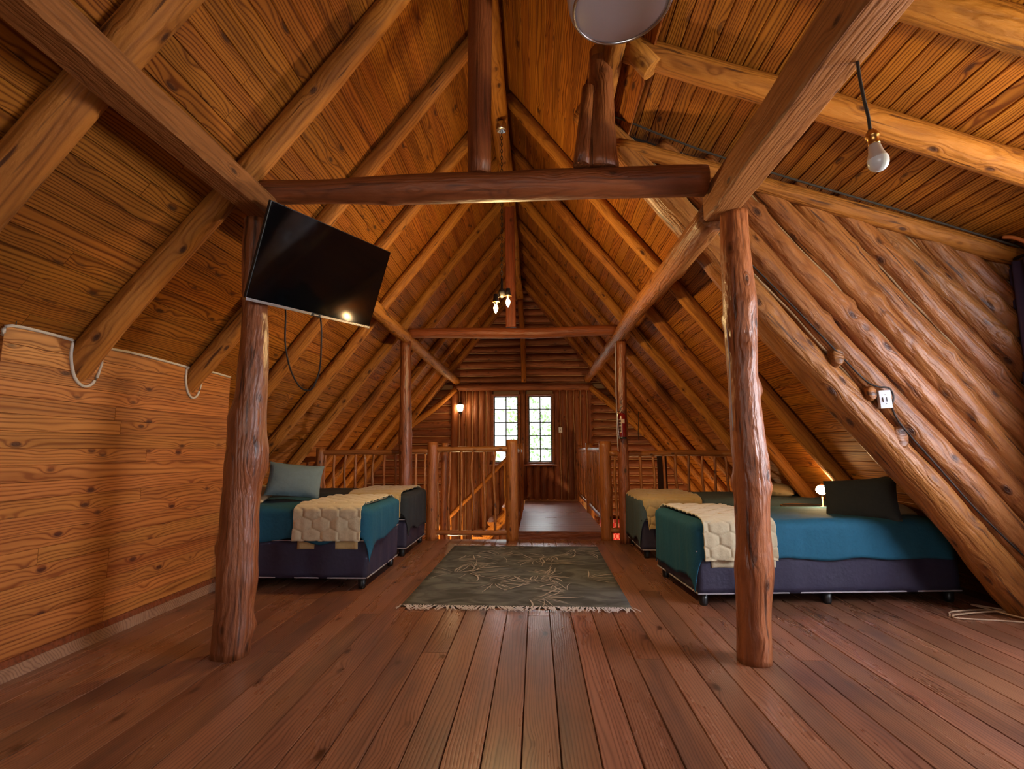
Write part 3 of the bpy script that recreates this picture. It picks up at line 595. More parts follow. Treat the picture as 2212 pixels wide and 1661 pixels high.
# ------------------------------------------------------------------ railings of peeled poles
def railing(name, a, b, zt, zb, newels, n_bal, label, rt=.034, rb=.032, seedk=0, bal_r=.0165):
    a = Vector(a); b = Vector(b); t = empty(name, tuple(a), 0, label, 'railing', 'peeled pole railings around the stairwell')
    d = (b - a); 
    for f, h, r in newels:
        p = a + d * f; log('newel', [(p.x, p.y, -.02 if f >= 0 else 0), (p.x, p.y, h)], [r * 1.05, r], 'rail', t, .05, .0, 14, .06, knots=3)
    n_ = 5; rnd = random.Random(90 + seedk)
    log('top_rail', [(a.x + d.x * k / n_, a.y + d.y * k / n_, zt + rnd.uniform(-.008, .008)) for k in range(n_ + 1)], rt, 'rail', t, .08, 0, 12, .06, knots=5)
    if zb is not None: log('bottom_rail', [(a.x + d.x * k / n_, a.y + d.y * k / n_, zb + rnd.uniform(-.006, .006)) for k in range(n_ + 1)], rb, 'rail', t, .08, 0, 12, .06, knots=4)
    for k in range(n_bal):
        f = (k + .5) / n_bal + rnd.uniform(-.01, .01); p = a + d * f; q = d.normalized(); w1 = rnd.uniform(-.02, .02); w2 = rnd.uniform(-.022, .022)
        z0 = zb if zb is not None else .1
        log('baluster', [p + Vector((0, 0, z0 - a.z)), p + q * w1 + Vector((0, 0, (z0 + (zt - z0) * .35) - a.z)), p + q * w2 + Vector((0, 0, z0 + (zt - z0) * .7 - a.z)), p + q * rnd.uniform(-.01, .01) + Vector((0, 0, zt - a.z))], [bal_r, bal_r * rnd.uniform(.9, 1.15), bal_r, bal_r * .95], 'rail', t, .1, 0, 8, .08, knots=3)
    return t
YR = 6.42
railing('railing', (-2.74, YR, 0), (-1.33, YR, 0), 1.075, .09, [(0, 1.13, .055)], 11, 'pole railing behind the left beds up to the stair corner', seedk=1)
railing('railing', (-1.30, YR, 0), (-.30, YR, 0), 1.105, .085, [(0, 1.20, .068), (1, 1.225, .072)], 7, 'pole railing in front of the stairs, left of the walkway', seedk=2)
railing('railing', (-.27, 6.55, 0), (-.27, 8.80, 0), 1.08, .20, [(.45, 1.18, .05), (1, 1.2, .055)], 16, 'pole railing along the left edge of the walkway', seedk=3)
railing('railing', (.86, 6.48, 0), (.86, YW - .15, 0), 1.10, .22, [(0, 1.2, .075), (.5, 1.2, .055), (.97, 1.19, .05)], 26, 'pole railing along the right edge of the walkway', seedk=4)
railing('railing', (.90, YR, 0), (3.0, YR, 0), 1.045, .12, [], 14, 'pole railing behind the right beds', seedk=5)
railing('railing', (-2.74, 6.50, 0), (-3.45, 6.9, 0), .98, .09, [], 4, 'short slanting pole railing at the left eave', seedk=6)
log('newel', [(-1.19, 6.66, -.1), (-1.19, 6.66, 1.19)], [.048, .045], 'rail', None, .05, 0, 12, .06, knots=3)
tag(bpy.data.objects[-1] if False else [o for o in C.objects if o.name.startswith('newel') and o.parent is None][-1], 'slim pole just behind the stair corner newel', 'post')

# ------------------------------------------------------------------ stairs down on the left
st = empty('staircase', (-.4, 9.5, -2.65), label='log staircase dropping left from the walkway behind the railing', cat='staircase')
S0 = Vector((-.32, 9.05, .16)); S1 = Vector((-3.0, 9.05, -2.45)); dS = S1 - S0
log('stringer', [S0, S1], [.08, .09], 'rafter', st, .05, .01, 14, .12, knots=4)
log('stringer', [S0 + Vector((0, .85, 0)), S1 + Vector((0, .85, 0))], [.08, .09], 'rafter', st, .05, .01, 14, .12, knots=4)
for k in range(10):
    p = S0 + dS * ((k + .6) / 10.5)
    bm = bmesh.new(); pr_ = [(math.cos(a_) * .13, -abs(math.sin(a_)) * .085) for a_ in [math.pi * q / 8 for q in range(9)]]
    A1 = [bm.verts.new((0, y_, z_)) for y_, z_ in pr_]; A2 = [bm.verts.new((1.0, y_, z_)) for y_, z_ in pr_]
    for q in range(8): bm.faces.new((A1[q], A1[q + 1], A2[q + 1], A2[q]))
    bm.faces.new((A1[0], A1[8], A2[8], A2[0])); bm.faces.new(A1); bm.faces.new(A2); bmesh.ops.recalc_face_normals(bm, faces=bm.faces)
    obj('tread', bm, 'rafter', st, mw=frame((p.x, p.y - .08, p.z + .10), (p.x, p.y + 1, p.z + .10)))
H0 = Vector((-.42, 9.0, 1.03)); H1 = Vector((-2.9, 9.0, -1.35)); dH = H1 - H0
log('handrail', [H0, H0 + dH * .5 + Vector((0, 0, -.03)), H1], [.034, .038, .036], 'rafter', st, .06, .01, 12, .1, knots=4)
for k in range(13):
    f = (k + .6) / 13; p = H0 + dH * f; log('baluster', [(p.x, p.y, S0.z + dS.z * ((p.x - S0.x) / dS.x)), (p.x + rj.uniform(-.01, .01), p.y, p.z)], [.02, .018], 'rafter', st, .1, .01, 8, .1, knots=2)

# ------------------------------------------------------------------ beds
def grid(nu, nv, fn):
    bm = bmesh.new(); g = [[bm.verts.new(fn(u / nu, v / nv)) for v in range(nv + 1)] for u in range(nu + 1)]
    for u in range(nu):
        for v in range(nv): bm.faces.new((g[u][v], g[u + 1][v], g[u + 1][v + 1], g[u][v + 1])).smooth = True
    return bm
def solid(bm, t):
    bmesh.ops.recalc_face_normals(bm, faces=bm.faces); bmesh.ops.solidify(bm, geom=list(bm.faces), thickness=t)
    for f in bm.faces: f.smooth = True
    return bm
BL, BWD = 1.90, .90
def bed(loc, rz, sx, lab, feet_h=.085, mt=.625):
    """local frame: x from the foot end (sx=-1 turns the head towards -x), y 0..0.9 away from the camera"""
    t = empty('bed', loc, rz, lab, 'bed'); I = world_of(t)
    def P(bm):
        if sx < 0:
            for v in bm.verts: v.co.x *= -1
        bmesh.ops.recalc_face_normals(bm, faces=bm.faces); return bm
    # valanced base: soft upright folds
    def fold(s, z): return .018 * noise.noise((s * 6.0 + loc[0] * 7, z * 1.6, loc[1])) + .010 * noise.noise((s * 17, z * 2.0, loc[1] * 3)) * (1.2 - z * 2)
    bm = bmesh.new(); per = [(0, 0), (BL, 0), (BL, BWD), (0, BWD)]; pts = []
    for k in range(4):
        a_, b_ = per[k], per[(k + 1) % 4]; n_ = 48 if k % 2 == 0 else 24
        nx, ny = (b_[1] - a_[1]), -(b_[0] - a_[0]); l = math.hypot(nx, ny); nx /= l; ny /= l
        for q in range(n_): f = q / n_; pts.append((a_[0] + (b_[0] - a_[0]) * f, a_[1] + (b_[1] - a_[1]) * f, nx, ny, k * 3 + f * l, 1 if 0 < f else 0))
    rings = []
    for zi in range(8):
        z = feet_h + (.375 - feet_h) * zi / 7
        rings.append([bm.verts.new((x_ + nx * fold(s, z) * m_, y_ + ny * fold(s, z) * m_, z)) for x_, y_, nx, ny, s, m_ in pts])
    for a_, b_ in zip(rings, rings[1:]):
        for s in range(len(pts)): bm.faces.new((a_[s], a_[(s + 1) % len(pts)], b_[(s + 1) % len(pts)], b_[s])).smooth = True
    bm.faces.new(rings[0][::-1]); bm.faces.new(rings[-1])
    obj('base', P(bm), 'navy', t, mw=I)
    bm = boxes((.0, BL, 0, BWD, .385, mt)); bevel(bm, .05, 4); obj('mattress', P(bm), 'mattress', t, True, mw=I)
    for z in (feet_h + .004, .378):
        bm = boxes((-.007, BL + .007, -.007, .0, z - .004, z + .004), (-.007, 0, -.007, BWD + .007, z - .004, z + .004), (-.007, BL + .007, BWD, BWD + .007, z - .004, z + .004), (BL, BL + .007, -.007, BWD + .007, z - .004, z + .004))
        obj('piping', P(bm), 'piping', t, mw=I)
    for (fx, fy) in ((.05, .05), (.05, BWD - .05), (BL / 2, .05), (BL / 2, BWD - .05), (BL - .05, .05), (BL - .05, BWD - .05)):
        lathe('leg', [(0, 0), (.026, 0), (.030, .02), (.034, feet_h), (0, feet_h)], 'black', t, I @ Matrix.Translation((fx * sx, fy, 0)), 14)
    return t, I
def drape(I, sx, x0, x1, y0, y1, dn, df, dfar, dend, top, name, mat, lab, cat, wr=.006, sag=0.0, ragged=.02, nu=90, nv=60, pat=None, thick=.006, group=None, gap=.024, flare=.06, slant=0.0):
    """cloth lying on the bed from x0..x1, y0..y1, hanging dn at the near side, dfar at the far side, df over the foot, dend at the other end"""
    rr = .055
    ex = rr * 1.0
    if df: x0 += ex; df += ex
    if dend: x1 -= ex; dend += ex
    if dn: y0 += ex; dn += ex
    if dfar: y1 -= ex; dfar += ex
    def edge(t, lo, hi, dlo, dhi):
        tot = dlo + (hi - lo) + dhi; s = t * tot - dlo
        if s < 0: return lo, -s, -1
        if s > hi - lo: return hi, s - (hi - lo), 1
        return lo + s, 0, 0
    def fn(u, v):
        x_, ox, sxn = edge(u, x0, x1, df, dend); y_, oy, syn = edge(v, y0, y1, dn, dfar)
        n1 = noise.noise((x_ * 3 + x0 * 9, y_ * 3, 1.7)); n2 = noise.noise((x_ * 9 + 2, y_ * 9, 4.2 + x0))
        o = math.hypot(ox, oy); z = top + wr * n1 * 1.3 + wr * .5 * n2
        if pat: z += pat(x_ + sxn * ox, y_ + syn * oy) * (1 if o < .001 else max(0, 1 - o / .08))
        if o > 0:
            rag = 1 + ragged * 4 * noise.noise((x_ * 4, y_ * 4, 8.8)) * (o > .05)
            o *= rag * (1 - slant * (v if syn >= 0 else 0))
            ang = min(o / rr, 1.5708); k = min(1, o / .06); out = rr * math.sin(ang) + gap + flare * max(0, o - .08) * .5
            cc_ = (x_ if oy > ox else y_); fo = (.016 * noise.noise((cc_ * 7, 2.2 + x0, o * 1.5)) + .008 * noise.noise((cc_ * 19, 5.2, o * 2))) * min(1, o / .15)
            pp = (pat(x_ + sxn * ox, y_ + syn * oy) if pat else 0)
            ax, ay = (ox / max(1e-6, math.hypot(ox, oy)), oy / max(1e-6, math.hypot(ox, oy)))
            o_out = rr * math.sin(ang) + (out - rr * math.sin(ang) + fo + pp) * k; x_ += sxn * ax * o_out; y_ += syn * ay * o_out
            z = top + wr * n1 * (1 - .7 * k) - rr * (1 - math.cos(ang)) - max(0, o - rr * 1.5708)
        return (x_ * sx, y_, z)
    bm = solid(grid(nu, nv, fn), thick)
    if sx < 0: bmesh.ops.recalc_face_normals(bm, faces=bm.faces)
    return tag(obj(name, bm, mat, mw=I), lab, cat, group)
def quiltpat(x_, y_):
    # staggered rounded cells: distance to the seam between the two nearest cell centres
    cx, cy = .150, .088; r0 = math.floor(y_ / cy); ds = []
    for rw_ in (r0 - 1, r0, r0 + 1):
        so = cx / 2 if rw_ % 2 else 0; c0 = math.floor((x_ - so) / cx)
        for cc in (c0 - 1, c0, c0 + 1): ds.append(math.hypot((x_ - so - (cc + .5) * cx) * .72, y_ - (rw_ + .5) * cy))
    ds.sort(); e = (ds[1] - ds[0]) / .05
    return .012 * (1 - math.exp(-e * 3.2))
def pillow(name, mw, w_, h_, t_, mat, lab, flop=0.0, sd=0.0):
    def side(sg):
        def fn(u, v):
            a_, b_ = u * 2 - 1, v * 2 - 1
            e = max(0, (1 - abs(a_) ** 2.6)) ** .55 * max(0, (1 - abs(b_) ** 2.6)) ** .55
            wv_ = 1 - .05 * (1 - abs(b_)) * (abs(a_) > .9)
            px = a_ * w_ / 2 * (1 - .06 * (1 - b_ * b_)); py = b_ * h_ / 2 * (1 - .07 * (1 - a_ * a_))
            return (px, py, sg * (t_ / 2) * e + flop * (a_ * a_) + .006 * noise.noise((a_ * 2.5 + sd, b_ * 2.5, sg)))
        return fn
    bm = grid(22, 18, side(1)); bm2 = grid(22, 18, side(-1)); me = bpy.data.meshes.new('t'); bm2.to_mesh(me); bm2.free(); bm.from_mesh(me); bpy.data.meshes.remove(me)
    bmesh.ops.remove_doubles(bm, verts=bm.verts, dist=.0008); bmesh.ops.recalc_face_normals(bm, faces=bm.faces)
    return tag(obj(name, bm, mat, smooth=True, mw=mw), lab, 'pillow')
def PM(loc, rz=0, tilt=0, roll=0): return Matrix.Translation(loc) @ Matrix.Rotation(rz, 4, 'Z') @ Matrix.Rotation(tilt, 4, 'X') @ Matrix.Rotation(roll, 4, 'Y')

# near left bed (foot to the right)
_, I = bed((-1.36, 4.16, 0), 0, -1, 'near left single bed with navy valance beside the board partition')
drape(I, -1, .0, 1.75, 0, BWD, .23, .34, .1, 0, .640, 'bedspread', 'teal', 'teal bedspread on the near left bed', 'bedspread', ragged=.05, slant=.4, wr=.012)
q1 = drape(I, -1, .05, .60, 0, BWD, .26, 0, .1, 0, .664, 'quilt', 'quilt', 'cream quilted throw folded over the near left bed, hem doubled', 'quilt', wr=.004, ragged=.0, nu=120, nv=200, pat=quiltpat, thick=.008, gap=.03, flare=.1)
f1 = drape(I, -1, .08, .57, 0.02, BWD - .1, .32, 0, .0, 0, .654, 'folded_layer', 'quilt2', 'under layer of the cream throw, edge showing on the near left bed', 'quilt', wr=.003, ragged=.0, nu=20, nv=60, thick=.012, gap=.022, flare=.04)
# second left bed
_, I2 = bed((-1.36, 5.40, 0), 0, -1, 'second left single bed, between the near left bed and the railing')
drape(I2, -1, .0, 1.75, 0, BWD, .20, .36, .12, 0, .640, 'bedspread', 'char', 'dark charcoal bedspread on the second left bed', 'bedspread', ragged=.05)
drape(I2, -1, .06, .62, 0, BWD, .24, 0, .2, 0, .664, 'quilt', 'quilt2', 'straw coloured quilted throw across the second left bed', 'quilt', wr=.004, ragged=.0, nu=100, nv=160, pat=quiltpat, thick=.008, gap=.03)
# near right bed (foot to the left), slightly turned
_, I3 = bed((1.135, 3.80, 0), math.radians(4.6), 1, 'near right single bed with navy valance behind the right log post', mt=.575)
drape(I3, 1, .0, 1.85, 0, BWD, .24, .40, .1, 0, .590, 'bedspread', 'teal', 'teal bedspread with rippled hem on the near right bed', 'bedspread', ragged=.03)
q3 = drape(I3, 1, .04, .56, 0, BWD, .27, 0, .1, 0, .614, 'quilt', 'quilt', 'pale cream quilted throw hanging over the near right bed behind the post', 'quilt', wr=.004, ragged=.0, nu=120, nv=200, pat=quiltpat, thick=.008, gap=.03, flare=.1)
f3 = drape(I3, 1, .10, .56, 0.02, BWD - .1, .315, 0, .0, 0, .604, 'folded_layer', 'quilt', 'under layer of the pale throw, edge showing on the near right bed', 'quilt', wr=.003, ragged=.0, nu=20, nv=60, thick=.012, gap=.022, flare=.04)
_, I4 = bed((1.07, 5.38, 0), 0, 1, 'far right single bed in front of the right railing', mt=.585)
drape(I4, 1, .0, 1.85, 0, BWD, .2, .42, .1, 0, .600, 'bedspread', 'slate', 'slate grey bedspread on the far right bed', 'bedspread', ragged=.05)
drape(I4, 1, .03, .60, 0, BWD, .30, .03, .1, 0, .624, 'quilt', 'quilt2', 'straw coloured quilted throw across the far right bed', 'quilt', wr=.004, ragged=.0, nu=100, nv=160, pat=quiltpat, thick=.008, gap=.03)
R = math.radians
for q_, f_ in ((q1, f1), (q3, f3)):      # the doubled hem is part of its quilt
    f_.parent = q_; f_.matrix_basis = Matrix.Identity(4)
    for k_ in ('label', 'category'):
        if k_ in f_: del f_[k_]
pillow('pillow', PM((-2.20, 4.62, .83), R(8), R(66), R(14)), .47, .32, .14, 'grey_blue', 'grey-blue pillow propped up on the near left bed')
pillow('pillow', PM((-2.75, 4.62, .69), R(6), R(12)), .66, .46, .17, 'cream', 'flat cream pillow on the near left bed behind the left post')
pillow('pillow', PM((-2.78, 4.35, .82), R(-10), R(74)), .5, .42, .14, 'sky_blue', 'pale blue pillow at the partition edge on the near left bed')
pillow('pillow', PM((2.50, 4.14, .705), R(-30), R(58), R(-14)), .50, .38, .15, 'char', 'dark charcoal pillow leaning on the near right bed')
pillow('pillow', PM((2.80, 4.34, .625), R(0), R(6)), .56, .46, .14, 'cream', 'flat cream pillow under the eave on the near right bed')
pillow('pillow', PM((2.30, 5.72, .80), R(70), R(70)), .55, .42, .15, 'char', 'black pillow standing on the far right bed beside the post')
pillow('pillow', PM((2.58, 5.80, .66), R(60), R(6)), .60, .46, .15, 'cream', 'flat cream pillow on the far right bed near the glowing lamp')

# ------------------------------------------------------------------ nightstand and lamp between the right beds
ns = empty('nightstand', (2.46, 4.90, 0), label='small round dark table between the right beds', cat='table')
I5 = world_of(ns)
lathe('tabletop', [(0, .545), (.19, .545), (.2, .55), (.2, .575), (.19, .58), (.185, .568), (0, .568)], 'iron', ns, I5, 32)
lathe('rim', [(.192, .572), (.200, .572), (.200, .582), (.192, .582), (.192, .572)], 'brass', ns, I5, 32)
lathe('stem', [(0, 0), (.14, 0), (.14, .015), (.02, .03), (.02, .545), (0, .545)], 'iron', ns, I5, 20)
lp = empty('reading_lamp', (2.58, 4.82, .569), label='small lit reading lamp on the round table beside the dark pillow', cat='lamp')
I6 = world_of(lp)
lathe('foot', [(0, 0), (.05, 0), (.05, .012), (.008, .02), (.008, .10), (0, .10)], 'brass', lp, I6, 16)
lathe('cap', [(0, .215), (.014, .21), (.02, .19)], 'brass', lp, I6, 20)
lathe('bulb', [(0, .115), (.02, .12), (.042, .138), (.050, .160), (.042, .184), (.018, .202), (0, .206)], 'glow2', lp, I6, 20)

# ------------------------------------------------------------------ rug
rg = empty('rug', (-.145, 4.85, 0), R(-.6), 'olive grey rug with pale leaf embroidery and fringed ends', 'rug')
I7 = world_of(rg); RW, RL = 1.62, 2.26
def rfn(u, v):
    x_, y_ = (u - .5) * RW, (v - .5) * RL; return (x_ + .006 * noise.noise((y_ * 3, 0, 1)), y_ + .008 * noise.noise((x_ * 3, 4, 1)), .009 + .003 * noise.noise((x_ * 2, y_ * 2, 0)))
obj('pile', solid(grid(30, 40, rfn), .006), 'rug', rg, mw=I7)
bm = bmesh.new(); rf = random.Random(5)
def ribbon(bm, pts, w_, z):
    vs = []
    for k, (x_, y_) in enumerate(pts):
        a_ = pts[max(0, k - 1)]; b_ = pts[min(len(pts) - 1, k + 1)]; dx, dy = b_[0] - a_[0], b_[1] - a_[1]; l = math.hypot(dx, dy) or 1; ww = w_ * (1 - .6 * abs(2 * k / (len(pts) - 1) - 1))
        zz = z(k) if callable(z) else z
        vs.append((bm.verts.new((x_ - dy / l * ww, y_ + dx / l * ww, zz)), bm.verts.new((x_ + dy / l * ww, y_ - dx / l * ww, zz))))
    for a_, b_ in zip(vs, vs[1:]): bm.faces.new((a_[0], a_[1], b_[1], b_[0]))
for _ in range(26):
    cx, cy = rf.uniform(-.68, .68), rf.uniform(-.98, .98); n_ = rf.randint(5, 10); a0 = rf.uniform(0, 6.28)
    for k in range(n_):
        an = a0 + (k - n_ / 2) * rf.uniform(.25, .42); l = rf.uniform(.12, .30); cv = rf.uniform(-1.2, 1.2); p = (cx + .05 * math.cos(an), cy + .05 * math.sin(an)); pts = [p]
        for q in range(7):
            an += cv / 8; p = (p[0] + l / 7 * math.cos(an), p[1] + l / 7 * math.sin(an)); pts.append(p)
        pts = [(max(-.8, min(.8, a_)), max(-1.12, min(1.12, b_))) for a_, b_ in pts]
        ribbon(bm, pts, rf.choice([.003, .004, .007]), .0165)
obj('embroidery', bm, 'rugline', rg, mw=I7)['kind'] = 'stuff'
bm = bmesh.new()
for e_ in (-1, 1):
    for k in range(150 if e_ < 0 else 110):
        x_ = -RW / 2 + RW * k / (149 if e_ < 0 else 109); l = rf.uniform(.05, .10); sl = rf.uniform(-.8, .8) + .5 * math.sin(k * .21); pts = [(x_ + sl * l * q / 4 + rf.uniform(-.004, .004), e_ * (RL / 2 + l * q / 4)) for q in range(5)]
        ribbon(bm, pts, .0065, lambda q: .018 - .002 * q)
bmesh.ops.solidify(bm, geom=list(bm.faces), thickness=.003)
obj('fringe', bm, 'fringe', rg, mw=I7)['kind'] = 'stuff'

# ------------------------------------------------------------------ television
o_ = Vector((-1.427, 2.563, 2.455)); ux = Vector((.428, .903, .042)).normalized(); uy = Vector((.321, -.181, .962)); uy = (uy - ux * uy.dot(ux)).normalized(); un = ux.cross(uy); uy = (uy + un * .010).normalized(); un = ux.cross(uy)
TV = Matrix(((ux.x, uy.x, un.x, o_.x), (ux.y, uy.y, un.y, o_.y), (ux.z, uy.z, un.z, o_.z), (0, 0, 0, 1)))
tv = empty('television', label='black flat screen television tilted down beside the left log post', cat='television'); tv.matrix_basis = TV
TW, TH = .96, .56
obj('screen', boxes((.005, TW - .005, -TH + .012, -.005, -.012, 0)), 'screen', tv, mw=TV)
obj('housing', bevel(boxes((0, TW, -TH, 0, -.028, -.004)), .004), 'black', tv, mw=TV)
obj('back_cover', bevel(boxes((.15, TW - .15, -TH + .05, -.14, -.075, -.024)), .01), 'black', tv, mw=TV)
obj('silver_strip', bevel(boxes((0, TW, -TH - .006, -TH + .011, -.03, .004)), .002), 'chrome', tv, mw=TV)
bd = obj('badge', bevel(boxes((TW / 2 - .035, TW / 2 + .035, -TH - .009, -TH + .012, -.01, .007)), .003), 'black', tv, mw=TV)
obj('badge_print', boxes((TW / 2 - .018, TW / 2 + .018, -TH - .001, -TH + .005, .0072, .0078)), 'chrome', bd, mw=TV)
br = empty('wall_bracket', (-1.62, 2.86, 2.2), label='dark bracket arm holding the television to the left post', cat='bracket')
log('arm', [(-1.60, 2.86, 2.22), (-1.40, 3.02, 2.22)], .02, 'black', br, 0, 0, 10, .1)
obj('plate', boxes((-1.60, -1.56, 2.80, 2.92, 2.1, 2.34)), 'black', br, mw=Matrix.Identity(4))
tag(tube('cable', [(-1.62, 3.13, 2.10), (-1.616, 3.15, 1.973), (-1.609, 3.15, 1.789), (-1.574, 3.15, 1.638), (-1.523, 3.15, 1.533), (-1.469, 3.15, 1.482), (-1.416, 3.15, 1.493), (-1.376, 3.15, 1.606), (-1.371, 3.15, 1.756), (-1.378, 3.15, 1.908), (-1.41, 3.17, 2.02)], .0055, 'cord'), 'black cable looping below the television', 'cable')

# ------------------------------------------------------------------ hanging bulb at upper right
pb = empty('pendant_bulb', (1.165, 1.70, 2.455), label='unlit white bulb hanging on a black cord from the squared timber', cat='lamp')
tube('cord', [(1.150, 1.70, 2.462), (1.152, 1.70, 2.40), (1.160, 1.70, 2.31), (1.168, 1.70, 2.25), (1.170, 1.70, 2.195)], .0055, 'cord', pb)
TT = Matrix.Translation((1.172, 1.70, 2.195)) @ Matrix.Rotation(R(-7), 4, 'Y')
lathe('socket', [(0, .002), (.010, .002), (.012, -.004), (.018, -.008), (.018, -.014), (.022, -.018), (.022, -.024), (.017, -.028), (.017, -.048), (.019, -.052), (0, -.052)], 'brass', pb, TT, 24)
lathe('bulb_body', [(0, -.048), (.016, -.05), (.0185, -.06), (.022, -.08), (.028, -.098), (.0315, -.106), (0, -.106)], 'bulbcap', pb, TT, 28)
lathe('bulb_dome', [(.0312, -.1055), (.0325, -.115), (.031, -.127), (.026, -.138), (.018, -.146), (.008, -.150), (0, -.151)], 'bulbglass', pb, TT, 28)

# ------------------------------------------------------------------ round lamp at the top
cl_ = empty('ceiling_lamp', (.355, 1.83, 3.1), label='frosted white glass bowl lamp with chrome ring at the top centre', cat='lamp')
I8 = Matrix.Translation((.355, 1.83, 2.845)) @ Matrix.Rotation(R(-3), 4, 'Y')
lathe('glass_bowl', [(.212, .16), (.212, .08), (.209, .04), (.205, .015), (.198, .0), (.0, -.002)], 'frost', cl_, I8, 64)
lathe('lens', [(0, -.016), (.10, -.013), (.170, -.006), (.184, .002)], 'frost', cl_, I8, 64)
lathe('ring', [(.183, .003), (.183, -.008), (.189, -.010), (.194, -.004), (.194, .004), (.183, .003)], 'chrome', cl_, I8, 64)
lathe('canopy', [(0, .17), (.22, .17), (.225, .15), (.225, .19), (.06, .20), (.05, .42), (0, .42)], 'chrome', cl_, I8, 32)

# ------------------------------------------------------------------ chandelier with chain
chn = empty('chandelier', (-.295, 4.46, 4.05), label='small iron two-bulb chandelier hanging on a long chain from the ridge', cat='lamp')
lathe('ceiling_cup', [(0, .13), (.03, .13), (.045, .10), (.05, .04), (.046, .03), (.0, .05)], 'chrome', chn, Matrix.Translation((-.30, 4.46, 4.06)), 20)
z = 4.08; k = 0
bm = bmesh.new()
def link(bm, c, L_, w_, r, ax):
    rings = []
    for q in range(12):
        a_ = 2 * math.pi * q / 12; px = w_ * math.cos(a_); pz = L_ / 2 * math.sin(a_); nx, nz = math.cos(a_), math.sin(a_)
        ring = []
        for s in range(5):
            b_ = 2 * math.pi * s / 5; o = r * math.cos(b_); h = r * math.sin(b_)
            p = (px + nx * o, h, pz + nz * o)
            if ax: p = (p[1], p[0], p[2])
            ring.append(bm.verts.new((c[0] + p[0], c[1] + p[1], c[2] + p[2])))
        rings.append(ring)
    for q in range(12):
        a_, b_ = rings[q], rings[(q + 1) % 12]
        for s in range(5): bm.faces.new((a_[s], a_[(s + 1) % 5], b_[(s + 1) % 5], b_[s]))
while z > 2.66:
    link(bm, (-.297, 4.46, z), .042, .009, .0028, k % 2); z -= .033; k += 1
bmesh.ops.recalc_face_normals(bm, faces=bm.faces); obj('chain', bm, 'iron', chn, mw=Matrix.Identity(4))['kind'] = 'stuff'
lathe('hub', [(0, .12), (.010, .11), (.012, .02), (.03, .0), (.03, -.05), (.012, -.065), (0, -.07)], 'iron', chn, Matrix.Translation((-.297, 4.46, 2.53)), 20)
tube('arm', [(-.297, 4.46, 2.50), (-.33, 4.42, 2.455), (-.345, 4.38, 2.455)], .007, 'iron', chn); tube('arm', [(-.297, 4.46, 2.52), (-.26, 4.50, 2.50), (-.245, 4.50, 2.52)], .007, 'iron', chn)
for (bx, by, bz) in ((-.345, 4.38, 2.425), (-.243, 4.50, 2.515)):
    TT = Matrix.Translation((bx, by, bz))
    lathe('candle_cup', [(0, .05), (.02, .045), (.024, .0), (.032, -.018), (.034, -.024), (.012, -.02), (.012, -.045), (0, -.045)], 'iron', chn, TT, 20)
    lathe('lamp_ring', [(.030, -.022), (.035, -.025), (.030, -.028), (.030, -.022)], 'brass', chn, TT, 20)
    lathe('bulb', [(0, -.045), (.010, -.05), (.019, -.07), (.020, -.085), (.014, -.108), (.005, -.125), (0, -.128)], 'glow', chn, TT, 20)
# sconce on the gable wall
sc_ = empty('wall_sconce', (-1.53, 10.29, 1.93), label='lit glass lantern sconce left of the gable windows', cat='lamp')
T9 = Matrix.Translation((-1.53, 10.24, 1.93))
lathe('glass', [(0, -.06), (.045, -.055), (.062, 0), (.066, .06), (.06, .075), (0, .075)], 'glow2', sc_, T9, 8)
lathe('cap', [(.070, .075), (.05, .10), (.02, .125), (0, .14)], 'iron', sc_, T9, 8)
lathe('finial', [(0, -.11), (.012, -.10), (.02, -.075), (.05, -.06), (0, -.058)], 'iron', sc_, T9, 8)
obj('wall_plate', boxes((-.03, .03, .045, .07, -.10, .12)), 'iron', sc_, mw=T9)

# ------------------------------------------------------------------ fire extinguisher
ex = empty('fire_extinguisher', (1.02, 6.14, 1.22), label='red fire extinguisher with faded label hung on the far right post', cat='extinguisher')
TE = Matrix.Translation((1.025, 6.13, 1.22))
lathe('cylinder', [(0, 0), (.046, 0), (.048, .012), (.048, .26), (.040, .29), (.018, .31), (0, .312)], 'red', ex, TE, 28)
lathe('base_ring', [(.0485, .0), (.0495, .002), (.0495, .022), (.0485, .024)], 'black', ex, TE, 28)
lathe('valve', [(0, .31), (.013, .31), (.013, .335), (.018, .338), (.018, .35), (0, .352)], 'chrome', ex, TE, 16)
tube('handle', [(1.0, 6.12, 1.565), (1.015, 6.11, 1.60), (1.035, 6.10, 1.615)], .007, 'chrome', ex); tube('hose', [(1.0, 6.12, 1.55), (.972, 6.09, 1.53), (.968, 6.08, 1.42), (.975, 6.08, 1.28), (.985, 6.085, 1.22)], .007, 'chrome', ex)
def wrap(name, a0, a1, z0, z1, mat, r=.0488):
    bm = grid(10, 1, lambda u, v: (r * math.cos(a0 + (a1 - a0) * u), r * math.sin(a0 + (a1 - a0) * u), z0 + (z1 - z0) * v)); return obj(name, bm, mat, ex, mw=TE)
wrap('label', R(-150), R(-105), .075, .235, 'label'); wrap('label', R(-105), R(-60), .185, .235, 'label')
for k in range(4): wrap('pictogram', R(-145), R(-112), .085 + k * .037, .113 + k * .037, 'ink', .0491)

